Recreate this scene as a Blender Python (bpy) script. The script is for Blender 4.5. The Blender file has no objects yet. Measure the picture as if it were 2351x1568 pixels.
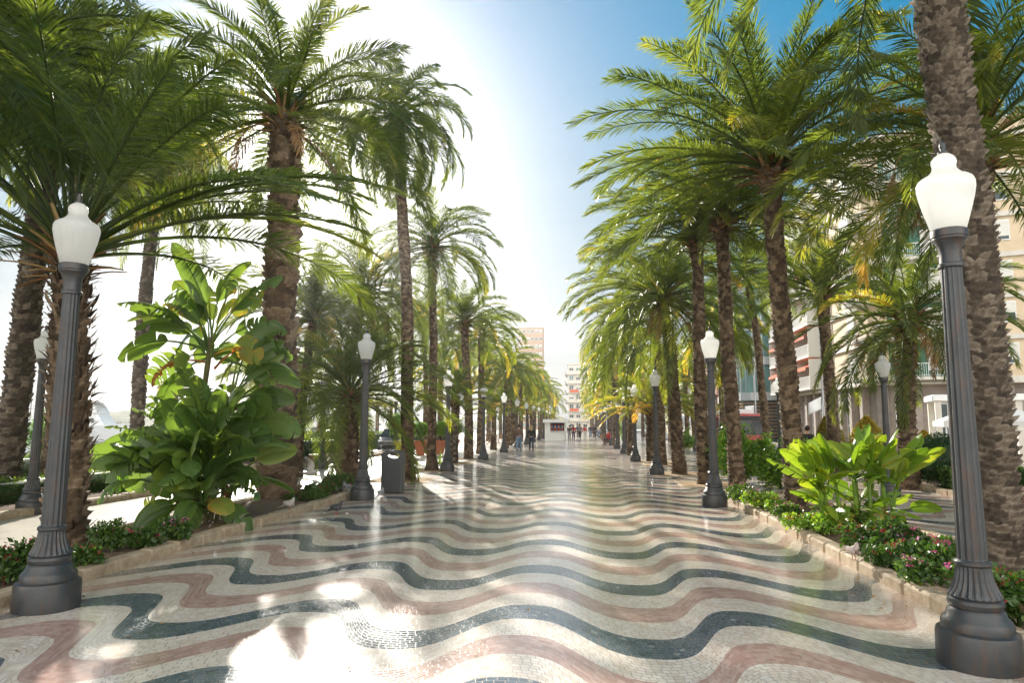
import bpy, math, random
import numpy as np
from mathutils import Vector, Matrix
R = math.radians; PI = math.pi
scene = bpy.context.scene
COL = scene.collection
# ------------------------------------------------------------------ camera geometry (2351 px wide sheet used for measuring the ground)
F, CX, CY, CAMH = 1589., 1175.5, 784., 1.8
PITCH, YAW, ROLL = math.atan(190 / 1589), R(5.75), R(0.25)
cf = np.array([-math.sin(YAW) * math.cos(PITCH), math.cos(YAW) * math.cos(PITCH), math.sin(PITCH)])
_r = np.array([math.cos(YAW), math.sin(YAW), 0.]); _u = np.cross(_r, cf)
cr = math.cos(ROLL) * _r + math.sin(ROLL) * _u; cu = math.cos(ROLL) * _u - math.sin(ROLL) * _r
CAM = np.array([0, 0, CAMH])
def ray(px, py): return cf + cr * (px - CX) / F + cu * (CY - py) / F
def G(px, py, z=0.):                       # where a measured point stands on the ground
    d = ray(px, py); return CAM + d * ((z - CAMH) / d[2])
cam = bpy.data.cameras.new('camera'); co = bpy.data.objects.new('camera', cam); COL.objects.link(co)
cam.sensor_width = 36; cam.lens = F / 2351 * 36; cam.clip_start = .05; cam.clip_end = 6000
M4 = Matrix.Identity(4)
for i in range(3):
    M4[i][0], M4[i][1], M4[i][2], M4[i][3] = cr[i], cu[i], -cf[i], CAM[i]
co.matrix_world = M4; scene.camera = co

# ------------------------------------------------------------------ objects
def tag(o, label=None, cat=None, group=None, kind=None):
    if label: o['label'] = label
    if cat: o['category'] = cat
    if group: o['group'] = group
    if kind: o['kind'] = kind
    return o
def thing(name, label, cat, loc=(0, 0, 0), rz=0., group=None, sc=1.):
    o = bpy.data.objects.new(name, None); COL.objects.link(o); o.empty_display_size = .2
    o.location = loc; o.rotation_euler = (0, 0, rz); o.scale = (sc, sc, sc) if not hasattr(sc, '__len__') else sc
    return tag(o, label, cat, group)
def link(name, me, mat, parent=None, loc=None, rz=None, label=None):
    o = bpy.data.objects.new(name, me); COL.objects.link(o)
    if mat is not None and len(me.materials) == 0:
        for m in (mat if isinstance(mat, (list, tuple)) else [mat]): me.materials.append(m)
    if parent: o.parent = parent
    if loc is not None: o.location = loc
    if rz is not None: o.rotation_euler = (0, 0, rz)
    if label: o['label'] = label
    return o
def dup(root, loc, rz=0., label=None, group=None, sc=None):
    r = root.copy(); COL.objects.link(r); r.location = loc; r.rotation_euler = (0, 0, rz)
    if sc is not None: r.scale = (sc, sc, sc) if not hasattr(sc, '__len__') else sc
    if label: r['label'] = label
    if group: r['group'] = group
    for ch in list(root.children):
        c = ch.copy(); COL.objects.link(c); c.parent = r
        for g in ch.children:
            d = g.copy(); COL.objects.link(d); d.parent = c
    return r
def np_mesh(name, V, quads=None, tris=None, tint=None, smooth=False, mats=None):
    V = np.asarray(V, dtype=np.float32).reshape(-1, 3)
    me = bpy.data.meshes.new(name)
    q = np.zeros((0, 4), int) if quads is None else np.asarray(quads, int).reshape(-1, 4)
    t = np.zeros((0, 3), int) if tris is None else np.asarray(tris, int).reshape(-1, 3)
    me.vertices.add(len(V)); me.vertices.foreach_set('co', V.ravel())
    loops = np.concatenate([q.ravel(), t.ravel()]).astype(np.int32)
    tot = np.concatenate([np.full(len(q), 4), np.full(len(t), 3)]).astype(np.int32)
    st = np.concatenate([[0], np.cumsum(tot)[:-1]]).astype(np.int32) if len(tot) else tot
    me.loops.add(len(loops)); me.loops.foreach_set('vertex_index', loops)
    me.polygons.add(len(tot)); me.polygons.foreach_set('loop_start', st); me.polygons.foreach_set('loop_total', tot)
    if smooth: me.polygons.foreach_set('use_smooth', np.ones(len(tot), bool))
    if tint is not None:
        a = me.attributes.new('tint', 'FLOAT', 'POINT'); a.data.foreach_set('value', np.asarray(tint, np.float32))
    me.update(calc_edges=True); me.validate()
    return me
class MB:
    def __init__(s): s.v, s.f, s.m, s.mi = [], [], [], 0
    def add(s, vs, fs):
        b = len(s.v); s.v += [tuple(v) for v in vs]; s.f += [tuple(b + i for i in f) for f in fs]; s.m += [s.mi] * len(fs); return s
    def box(s, c, d, rz=0., rx=0., ry=0., taper=1.):
        h = [x / 2 for x in d]; vs = []
        rot = Matrix.Rotation(rz, 3, 'Z') @ Matrix.Rotation(ry, 3, 'Y') @ Matrix.Rotation(rx, 3, 'X')
        for z in (-1, 1):
            k = taper if z > 0 else 1
            for x, y in ((-1, -1), (1, -1), (1, 1), (-1, 1)):
                vs.append(rot @ Vector((x * h[0] * k, y * h[1] * k, z * h[2])) + Vector(c))
        return s.add(vs, [(3, 2, 1, 0), (4, 5, 6, 7), (0, 1, 5, 4), (1, 2, 6, 5), (2, 3, 7, 6), (3, 0, 4, 7)])
    def cbox(s, c, d, bv=.02, rz=0.):           # box with chamfered vertical and top edges
        x, y, z = [q / 2 for q in d]; rot = Matrix.Rotation(rz, 3, 'Z'); vs = []
        def ring(xx, yy, zz, b):
            return [(xx - b, -yy), (xx, -yy + b), (xx, yy - b), (xx - b, yy), (-xx + b, yy), (-xx, yy - b), (-xx, -yy + b), (-xx + b, -yy)], zz
        for pts, zz in (ring(x, y, -z, bv), ring(x, y, z - bv, bv), ring(x - bv, y - bv, z, bv)):
            vs += [rot @ Vector((p[0], p[1], zz)) + Vector(c) for p in pts]
        fs = [tuple(range(7, -1, -1)), tuple(range(16, 24))]
        for k in range(2):
            for i in range(8): fs.append((k * 8 + i, k * 8 + (i + 1) % 8, k * 8 + 8 + (i + 1) % 8, k * 8 + 8 + i))
        return s.add(vs, fs)
    def lathe(s, prof, n=24, c=(0, 0, 0), flute=None, cap=True):
        vs, fs = [], []
        for (r, z, *fl) in prof:
            for i in range(n):
                a = 2 * PI * i / n; rr = r
                if fl and fl[0]: rr = r * (1 - fl[0] * abs(math.cos(flute * a / 2)))
                vs.append((c[0] + rr * math.cos(a), c[1] + rr * math.sin(a), c[2] + z))
        for k in range(len(prof) - 1):
            for i in range(n): fs.append((k * n + i, k * n + (i + 1) % n, (k + 1) * n + (i + 1) % n, (k + 1) * n + i))
        if cap: fs += [tuple(range(n - 1, -1, -1)), tuple((len(prof) - 1) * n + i for i in range(n))]
        return s.add(vs, fs)
    def tube(s, pts, rs, n=8, cap=True):
        pts = [Vector(p) for p in pts]; rs = rs if hasattr(rs, '__len__') else [rs] * len(pts); vs, fs = [], []
        for i, p in enumerate(pts):
            t = (pts[min(i + 1, len(pts) - 1)] - pts[max(i - 1, 0)]).normalized()
            ref = Vector((0, 0, 1)) if abs(t.z) < .95 else Vector((0, 1, 0))
            a = t.cross(ref).normalized(); b = a.cross(t)
            for k in range(n):
                q = 2 * PI * k / n; vs.append(p + (a * math.cos(q) + b * math.sin(q)) * rs[i])
        for i in range(len(pts) - 1):
            for k in range(n): fs.append((i * n + k, i * n + (k + 1) % n, (i + 1) * n + (k + 1) % n, (i + 1) * n + k))
        if cap: fs += [tuple(range(n - 1, -1, -1)), tuple((len(pts) - 1) * n + k for k in range(n))]
        return s.add(vs, fs)
    def ball(s, c, r, n=12, m=8, rz=0.):
        r = r if hasattr(r, '__len__') else (r, r, r); rot = Matrix.Rotation(rz, 3, 'Z'); vs, fs = [], []
        for i in range(m + 1):
            p = PI * i / m
            for k in range(n):
                a = 2 * PI * k / n
                vs.append(rot @ Vector((r[0] * math.sin(p) * math.cos(a), r[1] * math.sin(p) * math.sin(a), -r[2] * math.cos(p))) + Vector(c))
        for i in range(m):
            for k in range(n): fs.append((i * n + k, i * n + (k + 1) % n, (i + 1) * n + (k + 1) % n, (i + 1) * n + k))
        return s.add(vs, fs)
    def prism(s, poly, z0, z1):
        n = len(poly); vs = [(p[0], p[1], z0) for p in poly] + [(p[0], p[1], z1) for p in poly]
        fs = [tuple(range(n - 1, -1, -1)), tuple(range(n, 2 * n))] + [(i, (i + 1) % n, n + (i + 1) % n, n + i) for i in range(n)]
        return s.add(vs, fs)
    def mesh(s, name, smooth=False, mats=None):
        me = bpy.data.meshes.new(name); me.from_pydata(s.v, [], s.f)
        if mats:
            for m in mats: me.materials.append(m)
            me.polygons.foreach_set('material_index', s.m)
        if smooth: me.polygons.foreach_set('use_smooth', [True] * len(s.f))
        me.update(); me.validate(); return me
    def build(s, name, mat, parent=None, smooth=False, **k):
        me = s.mesh(name, smooth)
        if smooth:
            try: me.set_sharp_from_angle(angle=R(40))
            except Exception: pass
        return link(name, me, mat, parent, **k)

# ------------------------------------------------------------------ materials
def mat(name):
    m = bpy.data.materials.new(name); m.use_nodes = True; nt = m.node_tree
    return m, nt, nt.nodes['Principled BSDF']
def N(nt, typ, **k):
    n = nt.nodes.new(typ)
    for a, b in k.items():
        if a.startswith('i_'): n.inputs[a[2:].replace('_', ' ')].default_value = b
        else: setattr(n, a, b)
    return n
def math_(nt, op, a, b=None, c=None, clamp=False):
    n = nt.nodes.new('ShaderNodeMath'); n.operation = op; n.use_clamp = clamp
    for i, x in enumerate((a, b, c)):
        if x is None: continue
        if isinstance(x, (int, float)): n.inputs[i].default_value = x
        else: nt.links.new(x, n.inputs[i])
    return n.outputs[0]
def ramp(nt, fac, stops, interp='LINEAR'):
    n = nt.nodes.new('ShaderNodeValToRGB'); n.color_ramp.interpolation = interp
    while len(n.color_ramp.elements) < len(stops): n.color_ramp.elements.new(.5)
    for e, (p, c) in zip(n.color_ramp.elements, stops):
        e.position = p; e.color = tuple(c) + (1,) if len(c) == 3 else c
    if fac is not None: nt.links.new(fac, n.inputs[0])
    return n.outputs[0]
def mixc(nt, fac, a, b, mode='MIX'):
    n = nt.nodes.new('ShaderNodeMix'); n.data_type = 'RGBA'; n.blend_type = mode
    for s, x in ((n.inputs[0], fac), (n.inputs[6], a), (n.inputs[7], b)):
        if isinstance(x, (int, float)): s.default_value = x
        elif isinstance(x, tuple): s.default_value = tuple(x) + (1,) if len(x) == 3 else x
        else: nt.links.new(x, s)
    return n.outputs[2]
def noise(nt, scale, detail=4, rough=.55, vec=None, out=0):
    n = N(nt, 'ShaderNodeTexNoise'); n.inputs['Scale'].default_value = scale; n.inputs['Detail'].default_value = detail; n.inputs['Roughness'].default_value = rough
    if vec is None:
        vec = N(nt, 'ShaderNodeTexCoord').outputs['Object']
    nt.links.new(vec, n.inputs['Vector']); return n.outputs[out]
def bump(nt, bs, h, strength=.4, dist=.01):
    b = N(nt, 'ShaderNodeBump'); b.inputs['Strength'].default_value = strength; b.inputs['Distance'].default_value = dist
    nt.links.new(h, b.inputs['Height']); nt.links.new(b.outputs[0], bs.inputs['Normal'])
def simple(name, col, rough=.6, metal=0., var=.25, scale=6., bumpd=0., spec=.5, col2=None, coat=0.):
    m, nt, bs = mat(name)
    c2 = col2 or tuple(x * (1 - var) for x in col); c1 = tuple(min(1, x * (1 + var * .5)) for x in col) if not col2 else col
    f = noise(nt, scale, 6, .6)
    nt.links.new(ramp(nt, f, [(.3, c2), (.7, c1)]), bs.inputs['Base Color'])
    bs.inputs['Roughness'].default_value = rough; bs.inputs['Metallic'].default_value = metal
    bs.inputs['Specular IOR Level'].default_value = spec
    bs.inputs['Coat Weight'].default_value = coat
    if bumpd: bump(nt, bs, noise(nt, scale * 4, 6, .6), .6, bumpd)
    return m
def leafmat(name, stops, trans, tw=.45, rough=.38, spec=.5, ns=3.):
    """leaf: colour by the leaf's own tint attribute (young, old, yellowed), light passes through the blade"""
    m, nt, bs = mat(name)
    at = N(nt, 'ShaderNodeAttribute'); at.attribute_name = 'tint'
    f = math_(nt, 'ADD', at.outputs['Fac'], math_(nt, 'MULTIPLY', math_(nt, 'SUBTRACT', noise(nt, ns, 3), .5), .35))
    c = ramp(nt, f, stops)
    nt.links.new(c, bs.inputs['Base Color']); bs.inputs['Roughness'].default_value = rough; bs.inputs['Specular IOR Level'].default_value = spec
    if ns == 1.5:
        bump(nt, bs, noise(nt, 26, 5, .6), .35, .012); bs.inputs['Coat Weight'].default_value = 0
    tr = N(nt, 'ShaderNodeBsdfTranslucent')
    nt.links.new(mixc(nt, 1., c, tuple(trans), 'MULTIPLY'), tr.inputs['Color'])
    mx = N(nt, 'ShaderNodeMixShader'); mx.inputs[0].default_value = tw
    nt.links.new(bs.outputs[0], mx.inputs[1]); nt.links.new(tr.outputs[0], mx.inputs[2])
    nt.links.new(mx.outputs[0], nt.nodes['Material Output'].inputs['Surface']); return m

M = {}
M['frond'] = leafmat('palm frond', [(0., (.034, .056, .023)), (.45, (.066, .1, .031)), (.75, (.14, .165, .038)), (1., (.36, .25, .08))], (4.3, 3.6, .9), .5, .42, .5)
M['banana'] = leafmat('bird of paradise leaf', [(0., (.06, .115, .035)), (.5, (.1, .17, .045)), (.8, (.21, .26, .06)), (1., (.45, .22, .06))], (3.0, 2.7, 1.), .42, .28, ns=1.5)
M['canna'] = leafmat('banana leaf', [(0., (.09, .18, .025)), (.5, (.16, .27, .03)), (.85, (.27, .34, .04)), (1., (.5, .4, .05))], (2.1, 1.9, .7), .42, .32, ns=1.5)
M['hedge'] = leafmat('hedge leaf', [(0., (.03, .07, .015)), (.5, (.06, .12, .02)), (1., (.17, .22, .03))], (2.5, 2.5, 1.), .3, .4, ns=2)
M['topiary'] = leafmat('dark topiary leaf', [(0., (.018, .05, .012)), (.6, (.03, .08, .018)), (1., (.07, .14, .03))], (2., 2.2, 1.), .2, .35, ns=2)
M['bush'] = leafmat('bright shrub leaf', [(0., (.06, .15, .02)), (.5, (.12, .24, .03)), (1., (.28, .36, .04))], (2.2, 2.2, .9), .4, .4, ns=2)
M['gold'] = leafmat('golden shrub leaf', [(0., (.08, .12, .015)), (.5, (.22, .2, .02)), (1., (.55, .36, .03))], (2., 1.8, .8), .35, .45, ns=1.2)
M['flower'] = leafmat('flower petals', [(0., (.35, .015, .03)), (.35, (.5, .03, .06)), (.6, (.6, .1, .28)), (1., (.55, .3, .6))], (1.5, 1.5, 1.5), .3, .6)

def barkmat(name, stops):
    m, nt, bs = mat(name)
    at = N(nt, 'ShaderNodeAttribute'); at.attribute_name = 'tint'
    f = math_(nt, 'ADD', math_(nt, 'MULTIPLY', at.outputs['Fac'], .5), math_(nt, 'MULTIPLY', noise(nt, 22, 8, .7), .52))
    c = ramp(nt, f, stops)
    nt.links.new(c, bs.inputs['Base Color']); bs.inputs['Roughness'].default_value = .85; bs.inputs['Specular IOR Level'].default_value = .25
    tc = N(nt, 'ShaderNodeTexCoord'); mp = N(nt, 'ShaderNodeMapping'); mp.inputs['Scale'].default_value = (1, 1, .25)
    nt.links.new(tc.outputs['Object'], mp.inputs['Vector'])
    bump(nt, bs, noise(nt, 60, 6, .7, mp.outputs[0]), .8, .012); return m
M['bark'] = barkmat('palm bark', [(.28, (.026, .017, .01)), (.52, (.095, .064, .038)), (.78, (.27, .195, .125))])
M['bark_grey'] = barkmat('weathered palm bark', [(.28, (.03, .022, .016)), (.54, (.09, .07, .05)), (.8, (.3, .245, .185))])
M['fibre'] = barkmat('palm leaf bases', [(.2, (.1, .045, .018)), (.5, (.26, .13, .05)), (.85, (.42, .3, .13))])
M['stem'] = barkmat('plant stems', [(.2, (.07, .05, .025)), (.55, (.13, .13, .05)), (.85, (.26, .16, .08))])
M['metal'] = None
def lampmetal():
    m, nt, bs = mat('painted cast iron')
    tc = N(nt, 'ShaderNodeTexCoord'); mp = N(nt, 'ShaderNodeMapping'); mp.inputs['Scale'].default_value = (1, 1, .18)
    nt.links.new(tc.outputs['Object'], mp.inputs['Vector'])
    base = ramp(nt, noise(nt, 5, 6, .6), [(.3, (.026, .03, .032)), (.7, (.046, .051, .053))])
    rust = ramp(nt, noise(nt, 16, 8, .7, mp.outputs[0]), [(.5, (0, 0, 0)), (.7, (1, 1, 1))])
    nt.links.new(mixc(nt, rust, base, (.075, .04, .024)), bs.inputs['Base Color'])
    nt.links.new(ramp(nt, noise(nt, 9, 5), [(.3, (.3, .3, .3)), (.7, (.5, .5, .5))]), bs.inputs['Roughness'])
    bs.inputs['Specular IOR Level'].default_value = .6
    bump(nt, bs, noise(nt, 45, 6, .6), .3, .006); return m
M['metal'] = lampmetal()
def globemat():
    m, nt, bs = mat('frosted lamp globe')
    bs.inputs['Base Color'].default_value = (.86, .86, .84, 1); bs.inputs['Roughness'].default_value = .16; bs.inputs['Specular IOR Level'].default_value = .6
    tc = N(nt, 'ShaderNodeTexCoord'); sx = N(nt, 'ShaderNodeSeparateXYZ'); nt.links.new(tc.outputs['Object'], sx.inputs[0])
    ang = math_(nt, 'ARCTAN2', sx.outputs[1], sx.outputs[0])
    bump(nt, bs, math_(nt, 'SINE', math_(nt, 'MULTIPLY', ang, 60.)), .35, .004)
    tr = N(nt, 'ShaderNodeBsdfTranslucent'); tr.inputs['Color'].default_value = (.98, .98, .96, 1)
    mx = N(nt, 'ShaderNodeMixShader'); mx.inputs[0].default_value = .72
    nt.links.new(bs.outputs[0], mx.inputs[1]); nt.links.new(tr.outputs[0], mx.inputs[2])
    tp = N(nt, 'ShaderNodeBsdfTransparent'); m2 = N(nt, 'ShaderNodeMixShader'); m2.inputs[0].default_value = .05
    nt.links.new(mx.outputs[0], m2.inputs[1]); nt.links.new(tp.outputs[0], m2.inputs[2])
    nt.links.new(m2.outputs[0], nt.nodes['Material Output'].inputs['Surface']); return m
M['globe'] = globemat()
def mosaic():
    m, nt, bs = mat('wave mosaic of polished tesserae')
    tc = N(nt, 'ShaderNodeTexCoord'); sx = N(nt, 'ShaderNodeSeparateXYZ'); nt.links.new(tc.outputs['Object'], sx.inputs[0])
    x, y = sx.outputs[0], sx.outputs[1]
    k = 2 * PI / 2.09
    ph = math_(nt, 'ADD', math_(nt, 'MULTIPLY', x, k), PI)
    sk = math_(nt, 'MAXIMUM', math_(nt, 'MINIMUM', math_(nt, 'MULTIPLY', math_(nt, 'ADD', x, 1.1), .13), .36), -.36)
    th = math_(nt, 'ADD', ph, math_(nt, 'MULTIPLY', sk, math_(nt, 'SINE', ph)))
    sn = math_(nt, 'SINE', th); wav = math_(nt, 'MULTIPLY', math_(nt, 'MULTIPLY', sn, math_(nt, 'SUBTRACT', 1.34, math_(nt, 'MULTIPLY', math_(nt, 'MULTIPLY', sn, sn), .34))), .5)
    w = math_(nt, 'SUBTRACT', math_(nt, 'SUBTRACT', y, wav), 6.43)
    # tesserae laid in rows along the wave
    # rows follow the wave; in the steep flanks the joints turn with it
    cx = N(nt, 'ShaderNodeCombineXYZ'); nt.links.new(math_(nt, 'ADD', x, math_(nt, 'MULTIPLY', w, .22)), cx.inputs[0]); nt.links.new(w, cx.inputs[1])
    wob = N(nt, 'ShaderNodeTexNoise'); wob.inputs['Scale'].default_value = 3.; nt.links.new(cx.outputs[0], wob.inputs['Vector'])
    va = N(nt, 'ShaderNodeVectorMath', operation='MULTIPLY_ADD'); nt.links.new(wob.outputs['Color'], va.inputs[0]); va.inputs[1].default_value = (.05, .05, 0); nt.links.new(cx.outputs[0], va.inputs[2])
    br = N(nt, 'ShaderNodeTexBrick'); nt.links.new(va.outputs[0], br.inputs['Vector'])
    br.inputs['Scale'].default_value = 1.; br.inputs['Brick Width'].default_value = .075; br.inputs['Row Height'].default_value = .058
    br.inputs['Mortar Size'].default_value = .0034; br.inputs['Mortar Smooth'].default_value = .2; br.offset = .37; br.squash = .8; br.squash_frequency = 3
    br.inputs['Color1'].default_value = (0, 0, 0, 1); br.inputs['Color2'].default_value = (1, 1, 1, 1); br.inputs['Mortar'].default_value = (.5, .5, .5, 1)
    rnd = br.outputs['Color']; mort = br.outputs['Fac']
    # broken pale chips, chiefly in the dark and the red bands
    vo = N(nt, 'ShaderNodeTexVoronoi'); vo.inputs['Scale'].default_value = 15.; nt.links.new(va.outputs[0], vo.inputs['Vector'])
    chipr = N(nt, 'ShaderNodeSeparateColor'); nt.links.new(vo.outputs['Color'], chipr.inputs[0])
    chip = math_(nt, 'MULTIPLY', math_(nt, 'GREATER_THAN', chipr.outputs[0], .9), math_(nt, 'LESS_THAN', vo.outputs['Distance'], .42))
    vein = noise(nt, 9, 8, .7)
    edge = math_(nt, 'MULTIPLY', math_(nt, 'SUBTRACT', noise(nt, 22, 2), .5), .03)
    t = math_(nt, 'FRACT', math_(nt, 'ADD', math_(nt, 'MULTIPLY', math_(nt, 'ADD', w, edge), .5), .125))
    vv = math_(nt, 'ADD', math_(nt, 'MULTIPLY', rnd, .6), math_(nt, 'MULTIPLY', vein, .5))
    dark = mixc(nt, math_(nt, 'MULTIPLY', chip, .7), ramp(nt, vv, [(.1, (.045, .075, .098)), (.8, (.12, .165, .2))]), (.42, .44, .43))
    red = mixc(nt, math_(nt, 'MULTIPLY', chip, .55), ramp(nt, vv, [(.1, (.43, .245, .205)), (.8, (.62, .43, .37))]), (.6, .5, .44))
    cream = ramp(nt, vv, [(.1, (.65, .52, .42)), (.45, (.79, .68, .575)), (.9, (.87, .79, .71))])
    isd = math_(nt, 'LESS_THAN', t, .25)
    isr = math_(nt, 'MULTIPLY', math_(nt, 'GREATER_THAN', t, .5), math_(nt, 'LESS_THAN', t, .75))
    c = mixc(nt, isr, mixc(nt, isd, cream, dark), red)
    c = mixc(nt, math_(nt, 'MULTIPLY', mort, .85), c, (.13, .09, .07))
    # walked-in dirt
    dirt = ramp(nt, noise(nt, .9, 7, .65), [(.5, (0, 0, 0)), (.75, (.25, .25, .25))])
    c = mixc(nt, dirt, c, (.32, .27, .21))
    # relaid and worn patches, dust gathered along the kerbs
    c = mixc(nt, 1., c, ramp(nt, noise(nt, .28, 5, .7), [(.35, (.84, .83, .82)), (.6, (1, 1, 1))]), 'MULTIPLY')
    dl = math_(nt, 'MINIMUM', math_(nt, 'ABSOLUTE', math_(nt, 'ADD', x, 5.58)), math_(nt, 'ABSOLUTE', math_(nt, 'SUBTRACT', x, 3.4)))
    dust = math_(nt, 'MULTIPLY', ramp(nt, dl, [(0., (1, 1, 1)), (.55, (0, 0, 0))]), ramp(nt, noise(nt, 3.5, 6, .7), [(.35, (.15, .15, .15)), (.65, (.85, .85, .85))]))
    c = mixc(nt, dust, c, (.42, .34, .25))
    nt.links.new(c, bs.inputs['Base Color'])
    rr = math_(nt, 'ADD', .07, math_(nt, 'ADD', math_(nt, 'MULTIPLY', noise(nt, 1.6, 6, .65), .17), math_(nt, 'MULTIPLY', mort, .3)))
    nt.links.new(rr, bs.inputs['Roughness']); bs.inputs['Specular IOR Level'].default_value = .62
    h = math_(nt, 'ADD', math_(nt, 'MULTIPLY', mort, -.5), math_(nt, 'ADD', math_(nt, 'MULTIPLY', rnd, .25), math_(nt, 'MULTIPLY', noise(nt, 5, 3), .9)))
    bump(nt, bs, h, .15, .006); return m
M['mosaic'] = mosaic()
M['paving'] = simple('pale stone paving', (.55, .5, .42), .35, var=.3, scale=1.5, bumpd=.003)
M['asphalt'] = simple('asphalt', (.06, .06, .06), .8, var=.3, scale=8, bumpd=.004)
M['kerb'] = simple('worn limestone', (.5, .4, .28), .8, scale=7, bumpd=.02, col2=(.3, .22, .14))
M['soil'] = simple('dry garden soil', (.2, .13, .075), .95, scale=9, bumpd=.05, col2=(.085, .055, .035))
M['sand'] = simple('sandy tree pit', (.42, .27, .12), .95, scale=9, bumpd=.03, col2=(.25, .15, .07))
M['bin'] = simple('grey bin enamel', (.062, .065, .068), .42, var=.15, scale=5)
M['dark'] = simple('black plastic', (.012, .012, .013), .5, var=.1)
M['terracotta'] = simple('terracotta', (.5, .17, .08), .75, scale=5, col2=(.38, .12, .055))
M['redpot'] = simple('red glazed pot', (.5, .012, .015), .28, var=.1, coat=.3)
M['white'] = simple('white paint', (.78, .78, .76), .4, var=.06)
M['gel'] = simple('white boat gelcoat', (.8, .8, .79), .22, var=.04, coat=.4)
M['tint'] = simple('dark tinted glass', (.012, .016, .02), .08, var=.2)
M['stonebench'] = simple('pink stone', (.42, .2, .14), .5, scale=12, col2=(.3, .15, .1))
M['wood'] = simple('varnished chair wood', (.36, .18, .07), .45, scale=10, col2=(.24, .11, .04))
M['iron'] = simple('wrought iron', (.03, .03, .032), .45, var=.2)
M['cream'] = simple('cream render', (.66, .53, .36), .8, scale=1.5, var=.12)
M['palewall'] = simple('pale render', (.66, .62, .55), .8, scale=1.5, var=.12)
M['greystone'] = simple('grey brown stone', (.33, .28, .24), .7, scale=3, var=.25)
M['greenwall'] = simple('green mosaic wall', (.02, .13, .07), .4, scale=40, var=.5)
M['brick'] = simple('brown brick', (.3, .13, .09), .8, scale=20, var=.3)
M['tan'] = simple('tan brick tower', (.46, .3, .2), .85, scale=1, var=.15)
M['orange'] = simple('orange awning canvas', (.62, .11, .03), .8, var=.15)
M['canvas'] = simple('white awning canvas', (.62, .61, .59), .8, var=.1, scale=2)
M['shutter'] = simple('roller shutter', (.68, .66, .6), .6, var=.08)
M['pane'] = simple('window glass', (.06, .09, .1), .06, var=.4, scale=.6)
M['green_glass'] = simple('green curtain glass', (.13, .25, .24), .06, var=.5, scale=.5)
M['panel'] = simple('silver cladding', (.5, .52, .54), .35, metal=.3, var=.1)
M['slat'] = simple('timber louvres', (.3, .17, .09), .7)
M['busred'] = simple('red bus paint', (.42, .018, .022), .25, var=.1, coat=.5)
M['blue'] = simple('blue sign face', (.03, .12, .42), .5, var=.15)
M['water'] = None
def water():
    m, nt, bs = mat('harbour water')
    bs.inputs['Base Color'].default_value = (.04, .1, .12, 1); bs.inputs['Roughness'].default_value = .12
    bump(nt, bs, noise(nt, 1.2, 5, .6), .35, .15); return m
M['water'] = water()
for n, c in (('skin', (.5, .3, .2)), ('denim', (.16, .24, .36)), ('darkblue', (.03, .045, .08)), ('blackcloth', (.015, .015, .017)), ('brownjacket', (.14, .085, .06)), ('redcloth', (.5, .03, .03)),
             ('greycloth', (.2, .2, .21)), ('hair', (.03, .018, .01)), ('fairhair', (.4, .27, .13)), ('whitecloth', (.6, .58, .55)), ('shoe', (.02, .02, .02))):
    M[n] = simple(n, c, .8, var=.2, scale=14)
M['feather_dark'] = simple('slate feathers', (.035, .035, .045), .45, scale=30, var=.5)
M['feather_white'] = simple('pale feathers', (.62, .58, .52), .7, scale=30, col2=(.4, .36, .33))
M['feather_pied'] = simple('pied feathers', (.55, .55, .57), .6, scale=22, col2=(.06, .06, .075))
M['dove'] = simple('dove feathers', (.5, .4, .36), .7, scale=20, var=.15)
M['birdfoot'] = simple('bird legs', (.4, .1, .08), .6)
# ------------------------------------------------------------------ vegetation
def nrm(a): return a / np.maximum(np.linalg.norm(a, axis=-1, keepdims=True), 1e-9)
class Soup:
    def __init__(s): s.V, s.Q, s.T, s.t, s.n = [], [], [], [], 0
    def add(s, V, Q=None, T=None, tint=.5):
        V = np.asarray(V, float).reshape(-1, 3)
        if Q is not None and len(Q): s.Q.append(np.asarray(Q).reshape(-1, 4) + s.n)
        if T is not None and len(T): s.T.append(np.asarray(T).reshape(-1, 3) + s.n)
        s.V.append(V); s.t.append(np.broadcast_to(np.asarray(tint, float), (len(V),))); s.n += len(V)
    def mesh(s, name, smooth=False):
        return np_mesh(name, np.concatenate(s.V), np.concatenate(s.Q) if s.Q else None, np.concatenate(s.T) if s.T else None, np.concatenate(s.t), smooth)
def curve_path(org, az, e0, bend, L, n, swirl=0., pw=1.35):
    u = np.linspace(0, 1, n); e = e0 - bend * u ** pw; a = az + swirl * u ** 1.5
    d = np.stack([np.cos(e) * np.cos(a), np.cos(e) * np.sin(a), np.sin(e)], -1)
    P = np.zeros((n, 3)); P[1:] = np.cumsum((d[1:] + d[:-1]) / 2, 0) * (L / (n - 1)); P += org
    B = np.stack([-np.sin(a), np.cos(a), 0 * a], -1)
    return u, P, nrm(d), B
def add_tube(S, P, rr, tint, k=4):
    n = len(P); T = nrm(np.gradient(P, axis=0)); ref = np.where(np.abs(T[:, 2:3]) > .95, np.array([[0, 1., 0]]), np.array([[0, 0, 1.]]))
    A = nrm(np.cross(T, ref)); Bn = np.cross(A, T)
    ang = np.arange(k) * 2 * PI / k
    V = P[:, None] + (A[:, None] * np.cos(ang)[None, :, None] + Bn[:, None] * np.sin(ang)[None, :, None]) * np.asarray(rr)[:, None, None]
    i = np.arange(n - 1)[:, None] * k; j = np.arange(k)[None]; j2 = (j + 1) % k
    S.add(V.reshape(-1, 3), np.stack([i + j, i + j2, i + k + j2, i + k + j], -1).reshape(-1, 4), None, tint)
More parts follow.
